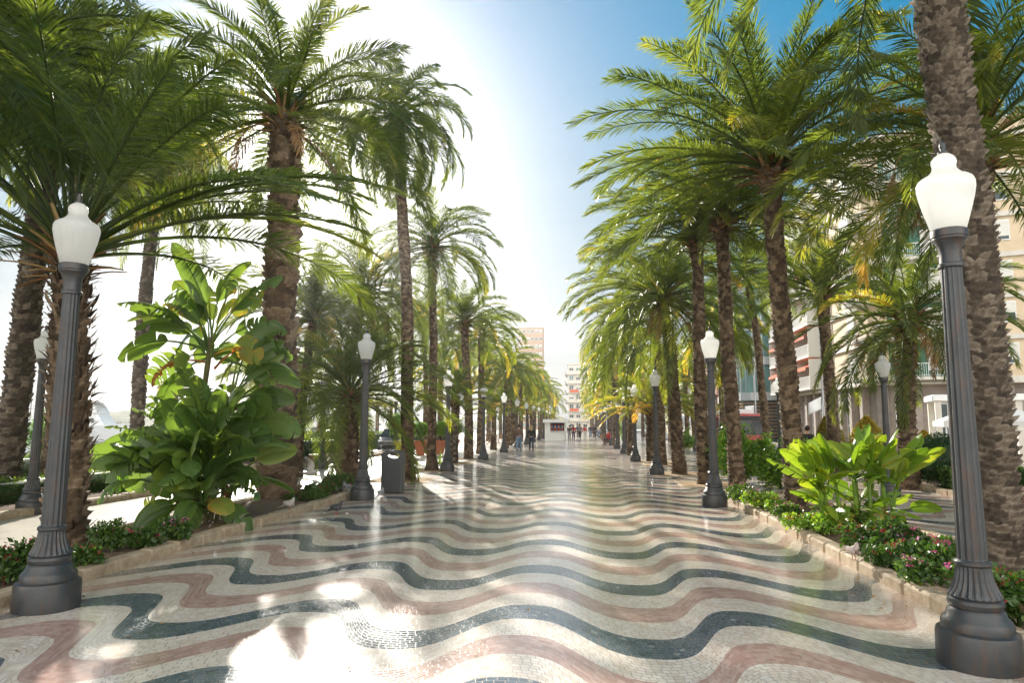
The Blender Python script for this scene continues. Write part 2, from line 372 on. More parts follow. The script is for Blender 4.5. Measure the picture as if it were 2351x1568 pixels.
def frond(S, rng, org, az, e0, bend, L, K, lw, ll, tint, petf=.16, twist=0., vee=.45, droop=.25, miss=0.):
    u, P, T, B = curve_path(org, az, e0, bend, L, 22, rng.normal(0, .25))
    Nn = nrm(np.cross(T, B)); tw = twist * u
    B2 = B * np.cos(tw)[:, None] + Nn * np.sin(tw)[:, None]; N2 = Nn * np.cos(tw)[:, None] - B * np.sin(tw)[:, None]
    add_tube(S, P, .026 * (L / 4) * (1 - u) ** .7 + .006 + .05 * np.exp(-u * 22), np.clip(tint + .1, 0, .85), 3)
    s = np.repeat(petf + (1 - petf) * (np.arange(K) + .5) / K, 2); side = np.tile([1., -1.], K)
    s = np.clip(s + rng.normal(0, .25 / K, len(s)), 0, .999)
    if miss: keep = rng.random(len(s)) > miss; s, side = s[keep], side[keep]
    I = lambda A: np.stack([np.interp(s, u, A[:, i]) for i in range(3)], -1)
    p, t, b, n = I(P), nrm(I(T)), nrm(I(B2)), nrm(I(N2)); v = (s - petf) / (1 - petf)
    ang = np.radians(66 - 42 * v + rng.normal(0, 6, len(s))); ve = vee * (1 - .35 * v) + rng.normal(0, .14, len(s))
    d = np.cos(ang)[:, None] * t + np.sin(ang)[:, None] * (side[:, None] * b * np.cos(ve)[:, None] + n * np.sin(ve)[:, None])
    ln = ll * np.clip(np.sin(PI * (.16 + .78 * v)), .1, 1) ** .55 * (1 + rng.normal(0, .1, len(s)))
    w = nrm(t - (t * d).sum(-1, keepdims=True) * d + n * rng.normal(0, .35, len(s))[:, None])
    m = p + d * (ln * .5)[:, None]; m[:, 2] -= droop * ln * .12
    q = p + d * ln[:, None]; q[:, 2] -= droop * ln * (.5 + .3 * rng.random(len(s)))
    h = lw * (.75 + .5 * rng.random(len(s)))[:, None]
    V = np.stack([p - w * h * .22, p + w * h * .22, m + w * h * .5, m - w * h * .5, q], 1).reshape(-1, 3)
    o = np.arange(len(s))[:, None] * 5
    ti = np.repeat(np.clip(tint + rng.normal(0, .06, len(s)) + .12 * (v > .85), 0, 1), 5)
    S.add(V, o + np.array([[0, 1, 2, 3]]), o + np.array([[3, 2, 4]]), ti)
def crown_mesh(name, seed, n=60, L=3.4, K=70, emin=-25, emax=84, bend=(40, 85), lw=.024, ll=.5, r0=.18, yellow=.18, base=.3, droop=.3, vee=.45, extra=(), bare=.13):
    rng = np.random.default_rng(seed); S = Soup()
    for i in range(n):
        t = (i + .5) / n; az = i * 2.39996 + rng.normal(0, .2); e0 = R(emax + (emin - emax) * t ** .85 + rng.normal(0, 5))
        l = L * (.72 + .28 * min(1, t * 2.2)) * (1 + rng.normal(0, .06)); be = R(bend[0] + (bend[1] - bend[0]) * (1 - abs(t - .45)) + rng.normal(0, 9))
        rr = r0 * (.3 + .8 * t); o = np.array([math.cos(az) * rr, math.sin(az) * rr, .32 * (1 - t) - .12 * t])
        ti = base + rng.normal(0, .1) + (.4 * rng.random() if rng.random() < yellow else 0) + .12 * t
        frond(S, rng, o, az, e0, be, l, K, lw, ll, float(np.clip(ti, 0, .95)), bare + .06 * rng.random(), rng.normal(0, .7), vee, droop)
    for (azd, e0, be, l, ti) in extra:
        frond(S, rng, np.array([math.cos(R(azd)) * r0, math.sin(R(azd)) * r0, 0]), R(azd), R(e0), R(be), l, int(K * 1.1), lw, ll, ti, .16, .3, vee, droop)
    return S.mesh(name)
def bases_mesh(name, seed, r, n=42, L=.45, dead=0, hang=0):
    """cut petioles, brown sheaths and hanging dried stalks under the crown"""
    rng = np.random.default_rng(seed); S = Soup()
    for i in range(n):
        az = i * 2.39996; t = i / n; e = R(62 - 62 * t + rng.normal(0, 8)); l = L * (.6 + .6 * rng.random())
        o = np.array([math.cos(az) * r * .7, math.sin(az) * r * .7, -.5 * t + .1])
        u, P, T, B = curve_path(o, az, e, R(22), l, 4)
        w = np.array([.075, .055, .04, .03])[:, None] * (r / .25) ** .5; th = w * .3; Nn = np.cross(T, B)
        V = np.stack([P - B * w - Nn * th * .2, P + B * w - Nn * th * .2, P + B * w * .4 + Nn * th, P - B * w * .4 + Nn * th], 1).reshape(-1, 3)
        Q = [(a * 4 + k, a * 4 + (k + 1) % 4, a * 4 + 4 + (k + 1) % 4, a * 4 + 4 + k) for a in range(3) for k in range(4)] + [(12, 13, 14, 15)]
        S.add(V, Q, None, rng.random())
    for i in range(dead):                                     # dried fronds folded down along the trunk
        az = rng.random() * 2 * PI
        frond(S, rng, np.array([math.cos(az) * r, math.sin(az) * r, -.25]), az, R(-15), R(75), 1.3 + rng.random() * .8, 26, .03, .3, .55 + .3 * rng.random(), .3, .5, .3, .8)
    for i in range(hang):                                     # old flower stalks
        az = rng.random() * 2 * PI; l = 1. + rng.random() * .9
        u, P, T, B = curve_path(np.array([math.cos(az) * r, math.sin(az) * r, -.1]), az, R(25), R(105), l, 9)
        add_tube(S, P, .022 * (1 - u * .6), .7, 4)
        for k in range(14):
            q = P[-1] + rng.normal(0, .02, 3); e = q + np.array([rng.normal(0, .1), rng.normal(0, .1), -.25 - .25 * rng.random()])
            add_tube(S, np.stack([q, (q + e) / 2 + rng.normal(0, .02, 3), e]), np.array([.006, .006, .004]), .8, 3)
    return S.mesh(name)
def trunk_mesh(name, seed, h, r, lean=(0, 0), style='scale', flare=1.25, head=0., cols=11, row=.11, amp=.16, curve=1.6, dens=4):
    """trunk whose surface is built of old leaf-base scars: rows of staggered scales that stand out at their upper edge"""
    rng = np.random.default_rng(seed)
    nr = max(6, int(h / row)); nz = nr * dens; nt = cols * dens; z = np.linspace(-.06, h, nz + 1); th = np.arange(nt) * 2 * PI / nt
    Z, TH = np.meshgrid(z, th, indexing='ij'); c = Z / row + .35 * np.sin(TH * 2 + seed) * (.4 if style == 'ring' else 1) + TH / (2 * PI) * 1.
    i = np.floor(c).astype(int); v = c - i; cc = TH / (2 * PI) * cols + .5 * (i % 2); j = np.floor(cc).astype(int) % cols; uu = cc - np.floor(cc)
    rand = rng.random((nr + 12, cols)); rr = rand[np.clip(i + 2, 0, nr + 11), j]
    jit = rand[np.clip(i + 5, 0, nr + 11), (j * 3) % cols]; shape = np.clip(v * (1.1 + .5 * jit), 0, 1.05) ** 1.6 * np.clip(1.1 - np.abs(2 * uu - 1 + .3 * (jit - .5)) ** (6 if style == 'ring' else 3.2), 0, 1)
    d = amp * (.3 + 1.1 * rr) * shape + rng.normal(0, amp * .06, shape.shape) + amp * .2 * np.sin(TH * 3 + Z * 7) * np.sin(Z * 4.3)
    hz = np.clip(Z / h, 0, 1)
    prof = r * (1 - .16 * hz + (flare - 1) * np.exp(-Z / .32) + head * np.clip((Z - h + .95) / .7, 0, 1) ** 1.3) * (1 + .035 * np.sin(Z * 2.3 + seed) + .03 * np.sin(Z * 5.1 + TH))
    fade = np.clip(Z / .25, .25, 1)
    rad = prof * (1 + d * fade)
    X = rad * np.cos(TH) + lean[0] * hz ** curve + .03 * np.sin(Z * .9 + seed); Y = rad * np.sin(TH) + lean[1] * hz ** curve
    V = np.stack([X, Y, Z + d * .1 * fade * r / .2], -1).reshape(-1, 3)
    a = np.arange(nz)[:, None] * nt; b = np.arange(nt)[None]; b2 = (b + 1) % nt
    Q = np.stack([a + b, a + b2, a + nt + b2, a + nt + b], -1).reshape(-1, 4)
    ti = np.clip(.1 + .75 * rr + .25 * (rng.random(rr.shape) - .3), 0, 1).reshape(-1)
    S = Soup(); S.add(V, Q, None, ti)
    if style == 'shaggy':                                     # broken leaf bases that stand away from the trunk
        for _ in range(int(h * 75)):
            zz = rng.random() * h; a0 = rng.random() * 2 * PI; hzz = zz / h
            if zz < h * .3 and rng.random() < .8: continue
            rb = r * 1.02; o = np.array([rb * math.cos(a0) + lean[0] * hzz ** curve, rb * math.sin(a0) + lean[1] * hzz ** curve, zz])
            l = .08 + .16 * rng.random(); e = R(35 + 35 * rng.random())
            u, P, T, B = curve_path(o, a0 + rng.normal(0, .3), e, R(rng.normal(0, 40)), l, 3)
            w = (np.array([.04, .034, .008]) * (.6 + .8 * rng.random()))[:, None]; Nn = np.cross(T, B) * w * .35
            S.add(np.stack([P - B * w, P + B * w, P + Nn], 1).reshape(-1, 3), [(0, 1, 4, 3), (1, 2, 5, 4), (2, 0, 3, 5), (3, 4, 7, 6), (4, 5, 8, 7), (5, 3, 6, 8)], None, rng.random())
        for _ in range(int(h * 55)):                          # loose fibre
            zz = h * (.25 + .75 * rng.random()); a0 = rng.random() * 2 * PI; hzz = zz / h
            o = np.array([r * 1.05 * math.cos(a0) + lean[0] * hzz ** curve, r * 1.05 * math.sin(a0) + lean[1] * hzz ** curve, zz])
            u, P, T, B = curve_path(o, a0 + rng.normal(0, .8), R(rng.normal(10, 40)), R(rng.normal(30, 80)), .1 + .16 * rng.random(), 5)
            add_tube(S, P, .004 * (1 - .5 * u), .8, 3)
    return S.mesh(name)
def leafy(S, P, Nn, size, rng, tint=.5, tv=.2, spread=.9):
    """one small folded leaf at each point, facing roughly outward"""
    n = len(P); d = nrm(Nn * (1 - spread * .4) + rng.normal(0, spread, (n, 3)) * .6)
    a = nrm(np.cross(d, rng.normal(0, 1, (n, 3)))); b = np.cross(d, a); sz = (size * (.6 + .8 * rng.random(n)))[:, None]
    f = nrm(a + d * rng.normal(.25, .3, n)[:, None])
    V = np.stack([P, P + f * sz * .5 + b * sz * .3 + d * sz * .08, P + f * sz, P + f * sz * .5 - b * sz * .3 + d * sz * .08], 1).reshape(-1, 3)
    S.add(V, np.arange(n * 4).reshape(-1, 4), None, np.repeat(np.clip(tint + rng.normal(0, tv, n), 0, 1), 4))
def ball_pts(rng, n, r, c=(0, 0, 0), zmin=-1., lump=.08, shape=None):
    d = nrm(rng.normal(0, 1, (n, 3))); d = d[d[:, 2] > zmin]
    k = 1 + lump * (np.sin(d[:, 0] * 7 + 1) * np.sin(d[:, 1] * 6) + np.sin(d[:, 2] * 8 + d[:, 0] * 5)) * .5 - .18 * rng.random(len(d)) ** 2
    return np.asarray(c) + d * np.asarray(r) * k[:, None], d
def box_pts(rng, n, sx, sy, sz):
    fa = np.array([sx * sy, sx * sz, sx * sz, sy * sz, sy * sz]); ch = rng.choice(5, n, p=fa / fa.sum()); a, b = rng.random(n) - .5, rng.random(n)
    P = np.zeros((n, 3)); D = np.zeros((n, 3)); k = rng.random(n)
    for i, (ax, sg) in enumerate([(2, 1), (1, 1), (1, -1), (0, 1), (0, -1)]):
        m = ch == i; D[m, ax] = sg
        if ax == 2: P[m] = np.stack([a[m] * sx, (b[m] - .5) * sy, np.full(m.sum(), sz)], -1)
        if ax == 1: P[m] = np.stack([a[m] * sx, np.full(m.sum(), sg * sy / 2), b[m] * sz], -1)
        if ax == 0: P[m] = np.stack([np.full(m.sum(), sg * sx / 2), a[m] * sy, b[m] * sz], -1)
    P += D * (.03 * np.sin(P[:, 1] * 4 + P[:, 0] * 3) + .03 * np.sin(P[:, 1] * 11) - .07 * k ** 2)[:, None]
    return P, D
def hedge(label, c, size, rz=0., mt='hedge', n=9000, leaf=.05, tint=.45, group='clipped hedges', name='hedge', seed=1):
    rng = np.random.default_rng(seed); S = Soup(); sx, sy, sz = size
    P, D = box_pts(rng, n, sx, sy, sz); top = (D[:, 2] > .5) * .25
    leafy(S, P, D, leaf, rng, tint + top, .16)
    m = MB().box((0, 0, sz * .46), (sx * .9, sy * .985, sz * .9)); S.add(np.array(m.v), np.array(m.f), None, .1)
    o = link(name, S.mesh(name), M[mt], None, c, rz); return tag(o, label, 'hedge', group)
# -------------------------------------------------- paddle leaves
def paddle(S, rng, org, az, e0, Lp, Lb, W, bend, tint, tears=3, fold=.35, roll=0., rp=.02):
    """long stalk that carries one broad blade, split between its side veins"""
    if Lp > 0:
        u, P, T, B = curve_path(np.asarray(org, float), az, e0, R(14), Lp, 7)
        add_tube(S, P, rp * (1.25 - .7 * u), np.clip(tint + .1, 0, 1), 5); o2 = P[-1]; e1 = e0 - R(14)
    else: o2, e1 = np.asarray(org, float), e0
    n = 15; u, P, T, B = curve_path(o2, az, e1, bend, Lb, n, rng.normal(0, .2), 1.1); Nn = nrm(np.cross(T, B))
    B, Nn = B * math.cos(roll) + Nn * math.sin(roll), Nn * math.cos(roll) - B * math.sin(roll)
    add_tube(S, P - Nn * .006, rp * .55 * (1 - u) + .003, np.clip(tint + .2, 0, 1), 4)
    prof = np.clip(np.sin(PI * np.clip(u, 0, 1) ** .72), 0, 1) ** .5; prof[0] = .12; prof[-1] = .03
    for sd in (1, -1):
        cuts = sorted(set([0, n - 1] + list(rng.choice(np.arange(3, n - 2), min(tears, n - 6), replace=False)))) if tears else [0, n - 1]
        for a, b in zip(cuts[:-1], cuts[1:]):
            f = fold + rng.normal(0, .16) - (.25 * rng.random() if tears else 0); idx = np.arange(a, b + 1); m = len(idx); V = []
            for k in range(4):
                q = k / 3; w = W * prof[idx] * q * (1 + .02 * np.sin(idx * 3.1)); ff = f - .8 * q * q * (.35 + .3 * rng.random())
                gap = np.zeros(m)
                if a > 0: gap[0] = .03 * q
                if b < n - 1: gap[-1] = -.03 * q
                V.append(P[idx] + B[idx] * (sd * w * math.cos(ff))[:, None] + Nn[idx] * (w * math.sin(ff) + .012 * W * np.cos(idx * PI) * q)[:, None] + T[idx] * (gap + w * .28)[:, None])
            V = np.stack(V, 1).reshape(-1, 3); i = np.arange(m - 1)[:, None] * 4; j = np.arange(3)[None]
            Q = np.stack([i + j, i + j + 1, i + j + 5, i + j + 4], -1).reshape(-1, 4)
            ti = np.clip(tint + .05 * rng.normal(0, 1) + np.tile([0, 0, .02, .12], m), 0, 1); S.add(V, Q if sd > 0 else Q[:, ::-1], None, ti)
# ------------------------------------------------------------------ setting
def sheet(name, x0, x1, y0, y1, z, m, kind='structure', parent=None):
    o = link(name, MB().add([(x0, y0, z), (x1, y0, z), (x1, y1, z), (x0, y1, z)], [(0, 1, 2, 3)]).mesh(name), M[m], parent)
    return tag(o, kind=kind)
sheet('ground', -24, 220, -60, 330, -.012, 'paving')
sheet('ground', -420, -24, 282, 330, -.012, 'paving')
sheet('water', -420, -24, -60, 282, -1.2, 'water')
tag(MB().box((-24.2, 110, -.7), (.4, 340, 1.38)).build('quay_edge', M['kerb']), kind='structure')
sheet('promenade', -5.62, 3.42, -4, 200, 0, 'mosaic')
o = sheet('side_path', -10.75, -5.66, -4, 200, -.004, 'paving'); o2 = sheet('side_path', 3.46, 9.5, -4, 200, -.004, 'mosaic')
sheet('road', 10.1, 18.2, 37, 200, -.004, 'asphalt')

# ------------------------------------------------------------------ flower beds with stone kerbs
def kerb_run(mb, pts, w=.22, h=.14, seed=0, step=.62):
    rng = random.Random(seed)
    for (x0, y0), (x1, y1) in zip(pts[:-1], pts[1:]):
        L = math.hypot(x1 - x0, y1 - y0); a = math.atan2(y1 - y0, x1 - x0); k = max(1, round(L / step)); l = L / k
        for i in range(k):
            t = (i + .5) / k; j = rng.uniform(-.008, .008); hh = h + rng.uniform(-.008, .008)
            mb.cbox((x0 + (x1 - x0) * t - math.sin(a) * j, y0 + (y1 - y0) * t + math.cos(a) * j, hh / 2 - .01), (l - .008, w, hh + .02), .022 + rng.uniform(0, .012), a + rng.uniform(-.008, .008))
def bed(label, poly, seed=0, group='kerbed planting beds', soil='soil', h=.14):
    t = thing('flower_bed', label, 'flower bed', (0, 0, 0), 0, group)
    kb = MB(); kerb_run(kb, poly + [poly[0]], seed=seed, h=h); kb.build('kerb', M['kerb'], t)
    rng = np.random.default_rng(seed); xs = [p[0] for p in poly]; ys = [p[1] for p in poly]
    x0, x1, y0, y1 = min(xs), max(xs), min(ys), max(ys); nx, ny = max(6, int((x1 - x0) / .16)), max(8, int((y1 - y0) / .16))
    X, Y = np.meshgrid(np.linspace(x0, x1, nx), np.linspace(y0, y1, ny), indexing='ij')
    Z = h * .62 + .035 * np.sin(X * 3.1 + seed) * np.sin(Y * 2.3) + rng.normal(0, .012, X.shape)
    a = np.arange(nx - 1)[:, None] * ny; b = np.arange(ny - 1)[None]
    link('soil', np_mesh('soil', np.stack([X, Y, Z], -1).reshape(-1, 3), np.stack([a + b, a + ny + b, a + ny + b + 1, a + b + 1], -1).reshape(-1, 4), smooth=True), M[soil], t); return t
bed('left stone-kerbed bed of dry soil with the tall paddle-leaved clump', [(-5.72, 3.2), (-5.72, 16.9), (-6.1, 17.3), (-7.0, 17.3), (-7.42, 16.9), (-7.42, 3.2)], 1)
bed('right stone-kerbed bed of dry soil with the yellow-green banana clump', [(3.52, 3.2), (5.5, 3.2), (5.5, 17.2), (5.2, 17.6), (3.9, 17.6), (3.52, 17.2)], 2)
bed('outer left kerbed bed holding the two clipped hedges', [(-10.75, 5), (-10.75, 22.4), (-11.2, 22.9), (-16.8, 22.9), (-16.8, 5)], 3)
bed('outer right kerbed bed holding the round clipped bushes', [(9.6, 11.5), (15, 11.5), (15, 26), (10, 26), (9.6, 25.6)], 4)
bed('kerbed bed behind the pink stone bench on the left', [(-11.4, 27.2), (-11.4, 41), (-17, 41), (-17, 27.2)], 5)
for i, (x, y, d, l) in enumerate([(-5.75, 22.1, .95, 'square sandy tree pit around the tallest thin palm behind the bin'), (-5.95, 26.95, .95, 'square sandy tree pit around the slender palm left of the second lamp past the bin'), (-5.95, 31.8, .9, 'square tree pit of the short bushy palm with a few weeds'),
        (-5.95, 35.9, .9, 'square tree pit of the palm with a swollen barrel top'), (3.95, 21.9, 1.0, 'square sandy tree pit beside the right lamp by the bright shrub'), (3.62, 26.4, .95, 'square sandy tree pit under the drooping palm on the right'),
        (3.7, 32.1, .9, 'square sandy tree pit of the straight palm behind the drooping one on the right'), (3.6, 35.0, .9, 'square tree pit of the short bright green palm on the right')]):
    t = thing('tree_pit', l, 'tree pit', (x, y, 0), 0, 'square tree pits'); fr = MB()
    for s in (-1, 1): fr.box((0, s * d, .004), (2 * d + .16, .08, .02)); fr.box((s * d, 0, .004), (.08, 2 * d - .08, .02))
    fr.build('rim', M['kerb'], t); link('soil', MB().box((0, 0, .004), (2 * d - .08, 2 * d - .08, .012)).mesh('soil'), M['sand'], t)

# ------------------------------------------------------------------ street lamps
def lamp_proto(label):
    t = thing('street_lamp', label, 'street lamp')
    MB().lathe([(.285, 0), (.29, .02), (.286, .23), (.278, .26), (.245, .275), (.245, .32), (.232, .35), (.205, .375), (.196, .41), (.178, .43)], 28).build('base', M['metal'], t, True)
    MB().lathe([(.165, .41), (.182, .44), (.19, .47), (.186, .495), (.168, .51), (.18, .515, .0), (.185, .525, .05), (.163, .57, .09), (.138, .63, .09), (.123, .7, .09), (.118, .74, .06), (.121, .745), (.13, .755), (.13, .775), (.116, .79)], 96, flute=24).build('fluted_collar', M['metal'], t)
    MB().lathe([(.106, .77, .0), (.104, .8, .07), (.077, 3.1, .07), (.077, 3.12)], 96, flute=16).build('post', M['metal'], t)
    MB().lathe([(.086, 3.1), (.095, 3.105), (.095, 3.13), (.083, 3.14), (.08, 3.2), (.088, 3.27), (.105, 3.31), (.128, 3.335), (.128, 3.35), (.136, 3.355), (.136, 3.41), (.125, 3.42)], 28).build('capital', M['metal'], t, True)
    MB().lathe([(.122, 3.415), (.128, 3.42), (.15, 3.5), (.178, 3.6), (.2, 3.69), (.213, 3.765), (.212, 3.81), (.2, 3.84), (.175, 3.86), (.135, 3.873), (.132, 3.885), (.11, 3.905), (.092, 3.93), (.086, 3.955), (.09, 3.975), (.094, 3.995), (.09, 4.015), (.075, 4.04), (.05, 4.06), (.034, 4.07)], 40, cap=False).build('globe', M['globe'], t, True)
    MB().lathe([(.1, 3.77), (.11, 3.79), (.1, 3.81), (.03, 3.83)], 20).build('lamp_holder', M['dark'], t, True)
    MB().lathe([(.04, 4.065), (.042, 4.085), (.022, 4.09), (.018, 4.1), (.026, 4.125), (.024, 4.155), (.012, 4.175), (.002, 4.185)], 14).build('finial', M['metal'], t, True)
    return t
g = 'street lamps along the promenade'
LP = lamp_proto('nearest lamp on the left, rusty base, in front of the shaggy palm')
LP.location = (-5.2, 6.51, 0); LP['group'] = g; first = LP
nth = ['second', 'third', 'fourth', 'fifth', 'sixth', 'seventh', 'eighth', 'ninth', 'tenth', 'eleventh', 'twelfth', 'thirteenth', 'fourteenth', 'fifteenth', 'sixteenth', 'seventeenth', 'eighteenth']
left = [(-5.2, 16.31, .98), (-5.1, 26.3, .95), (-5.0, 35.3, .93), (-4.98, 44.5, .93), (-4.96, 53.5, .93), (-4.95, 62.5, .93), (-4.95, 71.5, .93), (-4.95, 80.5, .93), (-4.95, 89.5, .93), (-4.95, 98.5, .93), (-4.95, 108, .93)]
lab = ['lamp beside the grey litter bin, at the end of the left flower bed', 'lamp in front of the short bushy palm with the terracotta pots behind', 'lamp right of the barrel-topped palm on the left side']
for i, (x, y, s) in enumerate(left):
    dup(LP, (x, y, 0), .3 * i, lab[i] if i < 3 else f'white-globed lamp, {nth[i]} from the front in the left row, shrinking towards the kiosk', g, s)
right = [(2.98, 5.81, .99), (2.93, 16.11, .97), (2.7, 25.94, .94), (2.6, 34.87, .93)] + [(2.6, 43.8 + 8.9 * k, .93) for k in range(11)]
lab = ['nearest lamp on the right, large white globe on a blue-grey fluted post', 'lamp at the end of the right flower bed in front of the bright green shrub', 'lamp standing in front of the drooping palm on the right', 'lamp left of the short bright green palm on the right']
for i, (x, y, s) in enumerate(right):
    dup(LP, (x, y, 0), .3 * i + 1, lab[i] if i < 4 else f'white-globed lamp, {nth[i - 1]} from the front in the right row', g, s)
for x, y, s, l in [(-10.85, 12.96, .9, 'lamp behind the shaggy palm on the outer left kerb'), (-10.3, 27.0, .9, 'lamp standing at the pink stone bench on the left'), (-10.75, 39.5, .9, 'lamp left of the tallest thin palm, seen over the bin'), (-10.7, 53, .9, 'lamp far back on the outer left row beyond the terracotta pots'), (-10.7, 66, .9, 'farthest lamp visible in the outer left row'),
                (7.95, 19.2, .9, 'lamp behind the banana clump on the right, in front of the balcony building'), (7.65, 28.0, .9, 'lamp half hidden behind the right flower-bed palm, near the bus'), (7.9, 39, .8, 'lamp between trunks left of the bus'), (7.95, 50, .8, 'outer right lamp seen just left of the third right lamp'), (7.95, 61, .8, 'outer right lamp farthest back among the trunks')]:
    dup(LP, (x, y, 0), x, l, g, s)

# ------------------------------------------------------------------ date palms
gp = 'date palms along the promenade'
CR = {}
def crown(key, **k):
    if key not in CR: CR[key] = crown_mesh('crown', **k)
    return CR[key]
def palm(label, x, y, h, r, crown_key, ck, lean=(0, 0), style='scale', flare=1.25, head=.0, cols=10, row=.11, amp=.17, bark='bark', rz=0., csc=1., dead=0, hang=0, seed=1, group=gp, dens=4, bl=.45, z0=0., nb=42, curve=1.6):
    t = thing('palm_tree', label, 'palm tree', (x, y, z0), 0, group)
    link('trunk', trunk_mesh('trunk', seed, h, r, lean, style, flare, head, cols, row, amp, curve, dens), M[bark], t)
    c = link('crown', crown(crown_key, **ck), M['frond'], t, (lean[0], lean[1], h), rz); c.scale = (csc,) * 3
    if bl: link('leaf_bases', bases_mesh('leaf_bases', seed + 50, r * (1 + head) * .85, nb, bl, dead, hang), M['fibre'], t, (lean[0], lean[1], h - .05))
    return t
big = dict(n=64, L=3.6, K=97, emin=-30, lw=.024, ll=.52)
# left side
palm('shaggy thick palm behind the nearest left lamp', -7.1, 9.15, 4.3, .25, 'P2', dict(seed=11, n=36, L=4.4, K=105, emin=16, emax=87, bend=(26, 56), bare=.27, lw=.026, ll=.55, base=.22, yellow=.1, droop=.35, extra=[(6, 22, 52, 4.4, .55), (-12, 30, 60, 4.3, .3), (20, 40, 60, 4.4, .3), (160, 14, 45, 3.8, .3), (185, 26, 50, 3.8, .25)]), (-.3, 0), 'shaggy', 1.12, .05, 11, .13, .22, rz=.0, seed=3, bl=.6)
palm('grey leaning palm cut by the left edge of the picture', -12.68, 14.36, 9.4, .27, 'A1', dict(seed=21, base=.2, **big), (.5, 0), 'scale', 1.3, .1, 11, .11, .2, 'bark_grey', seed=5)
palm('tall palm whose trunk rises behind the paddle-leaved clump, in front of the yacht', -16.21, 23.98, 11., .23, 'A2', dict(seed=22, base=.2, **big), (.1, 0), 'scale', 1.3, .1, 9, .12, .2, 'bark_grey', seed=6, rz=1.)
palm('thick palm with chunky diamond scars right of the paddle-leaved clump', -7.05, 15.67, 9.3, .38, 'P4', dict(seed=23, n=60, L=4.1, K=105, emin=-20, bend=(35, 80), lw=.026, ll=.56, base=.25), (-.2, 0), 'scale', 1.2, .0, 9, .19, .24, 'bark', seed=7, rz=.4, bl=.6, dead=5)
palm('palm off the left edge whose fronds hang over the top left corner', -9.6, 5.2, 7.0, .33, 'P0', dict(seed=24, n=52, L=4.5, K=112, emin=-18, bend=(45, 80), lw=.026, ll=.58, base=.15, yellow=.08), (.4, 0), 'scale', 1.2, .1, 10, .13, .2, seed=8)
palm('palm standing outside the left edge, its crown filling the top left corner', -11.2, 11., 8.4, .3, 'P0', {}, (.3, 0), 'scale', 1.2, .1, 9, .13, .2, seed=36, rz=2.5)
palm('tall palm hidden behind the shaggy trunk, its crown above the left lamp', -14.6, 18., 10.8, .2, 'P4', {}, (.2, 0), 'scale', 1.2, .1, 9, .13, .2, seed=37, rz=4., csc=.95)
palm('tallest thin ringed palm rising behind the litter bin', -5.56, 22.08, 12.2, .2, 'P5', dict(seed=25, n=66, L=3.15, K=90, emin=-48, bend=(70, 110), lw=.024, ll=.46, base=.12, yellow=.05, droop=.45), (-.6, 0), 'ring', 1.35, .12, 12, .07, .07, seed=9, hang=2)
palm('slender palm with a flared foot right of the tallest thin palm', -5.82, 26.93, 8.9, .165, 'P6', dict(seed=26, n=54, L=3.2, K=87, emin=-30, bend=(60, 95), lw=.024, ll=.44, base=.2, yellow=.15), (-.15, 0), 'ring', 1.9, .35, 10, .09, .12, seed=10, dead=3)
up = dict(n=34, L=2.1, K=75, emin=12, emax=86, bend=(40, 70), lw=.022, ll=.36, yellow=.25)
palm('short bushy palm behind the third left lamp', -5.84, 31.82, 2.75, .19, 'U1', dict(seed=27, base=.45, **up), (0, 0), 'scale', 1.1, .1, 8, .13, .25, 'bark_grey', seed=11)
palm('palm with a swollen barrel-shaped top on the left side', -5.84, 35.88, 7.0, .22, 'P8', dict(seed=28, n=50, L=3.1, K=80, emin=0, emax=86, bend=(45, 85), lw=.024, ll=.44, base=.25, yellow=.15), (-.3, 0), 'ring', 1.2, 0, 11, .1, .12, seed=12)
palm('short stocky palm with rough leaf bases behind the lamp by the bin', -6.97, 20.39, 2.6, .27, 'P9', dict(seed=29, n=58, L=3.5, K=95, emin=-22, emax=84, bend=(40, 75), lw=.023, ll=.44, base=.28, yellow=.12), (0, 0), 'shaggy', 1.12, .06, 9, .14, .22, seed=13)
palm('leaning palm with a dry skirt behind the stone bench on the left', -9.75, 27.4, 7.1, .17, 'Q5', dict(seed=45, n=76, L=4.3, K=97, emin=-40, bend=(45, 84), lw=.026, ll=.48, base=.32, yellow=.2, droop=.4), (.85, 0), 'ring', 1.2, .5, 10, .1, .1, seed=14, rz=2., csc=.85, dead=8)
palm('short palm hidden behind the thick scarred palm on the left', -14.2, 33.85, 3.5, .2, 'P9', {}, (0, 0), 'scale', 1.1, .1, 9, .13, .2, seed=15, rz=1.5, csc=1.2)
palm('yellow-green palm behind the slender palm on the left', -9.67, 42.85, 8.0, .16, 'P6', {}, (-.3, 0), 'ring', 1.2, .1, 9, .1, .1, seed=16, rz=2.2, csc=1.2)
palm('added palm filling the sky between the chunky scarred palm and the tallest thin one', -9.6, 22.9, 5.4, .15, 'P4', {}, (.4, 0), 'scale', 1.2, .1, 9, .11, .18, seed=33, rz=2.8, csc=.82, dead=4)  # extra palm, placed and sized to keep sun off the paving too
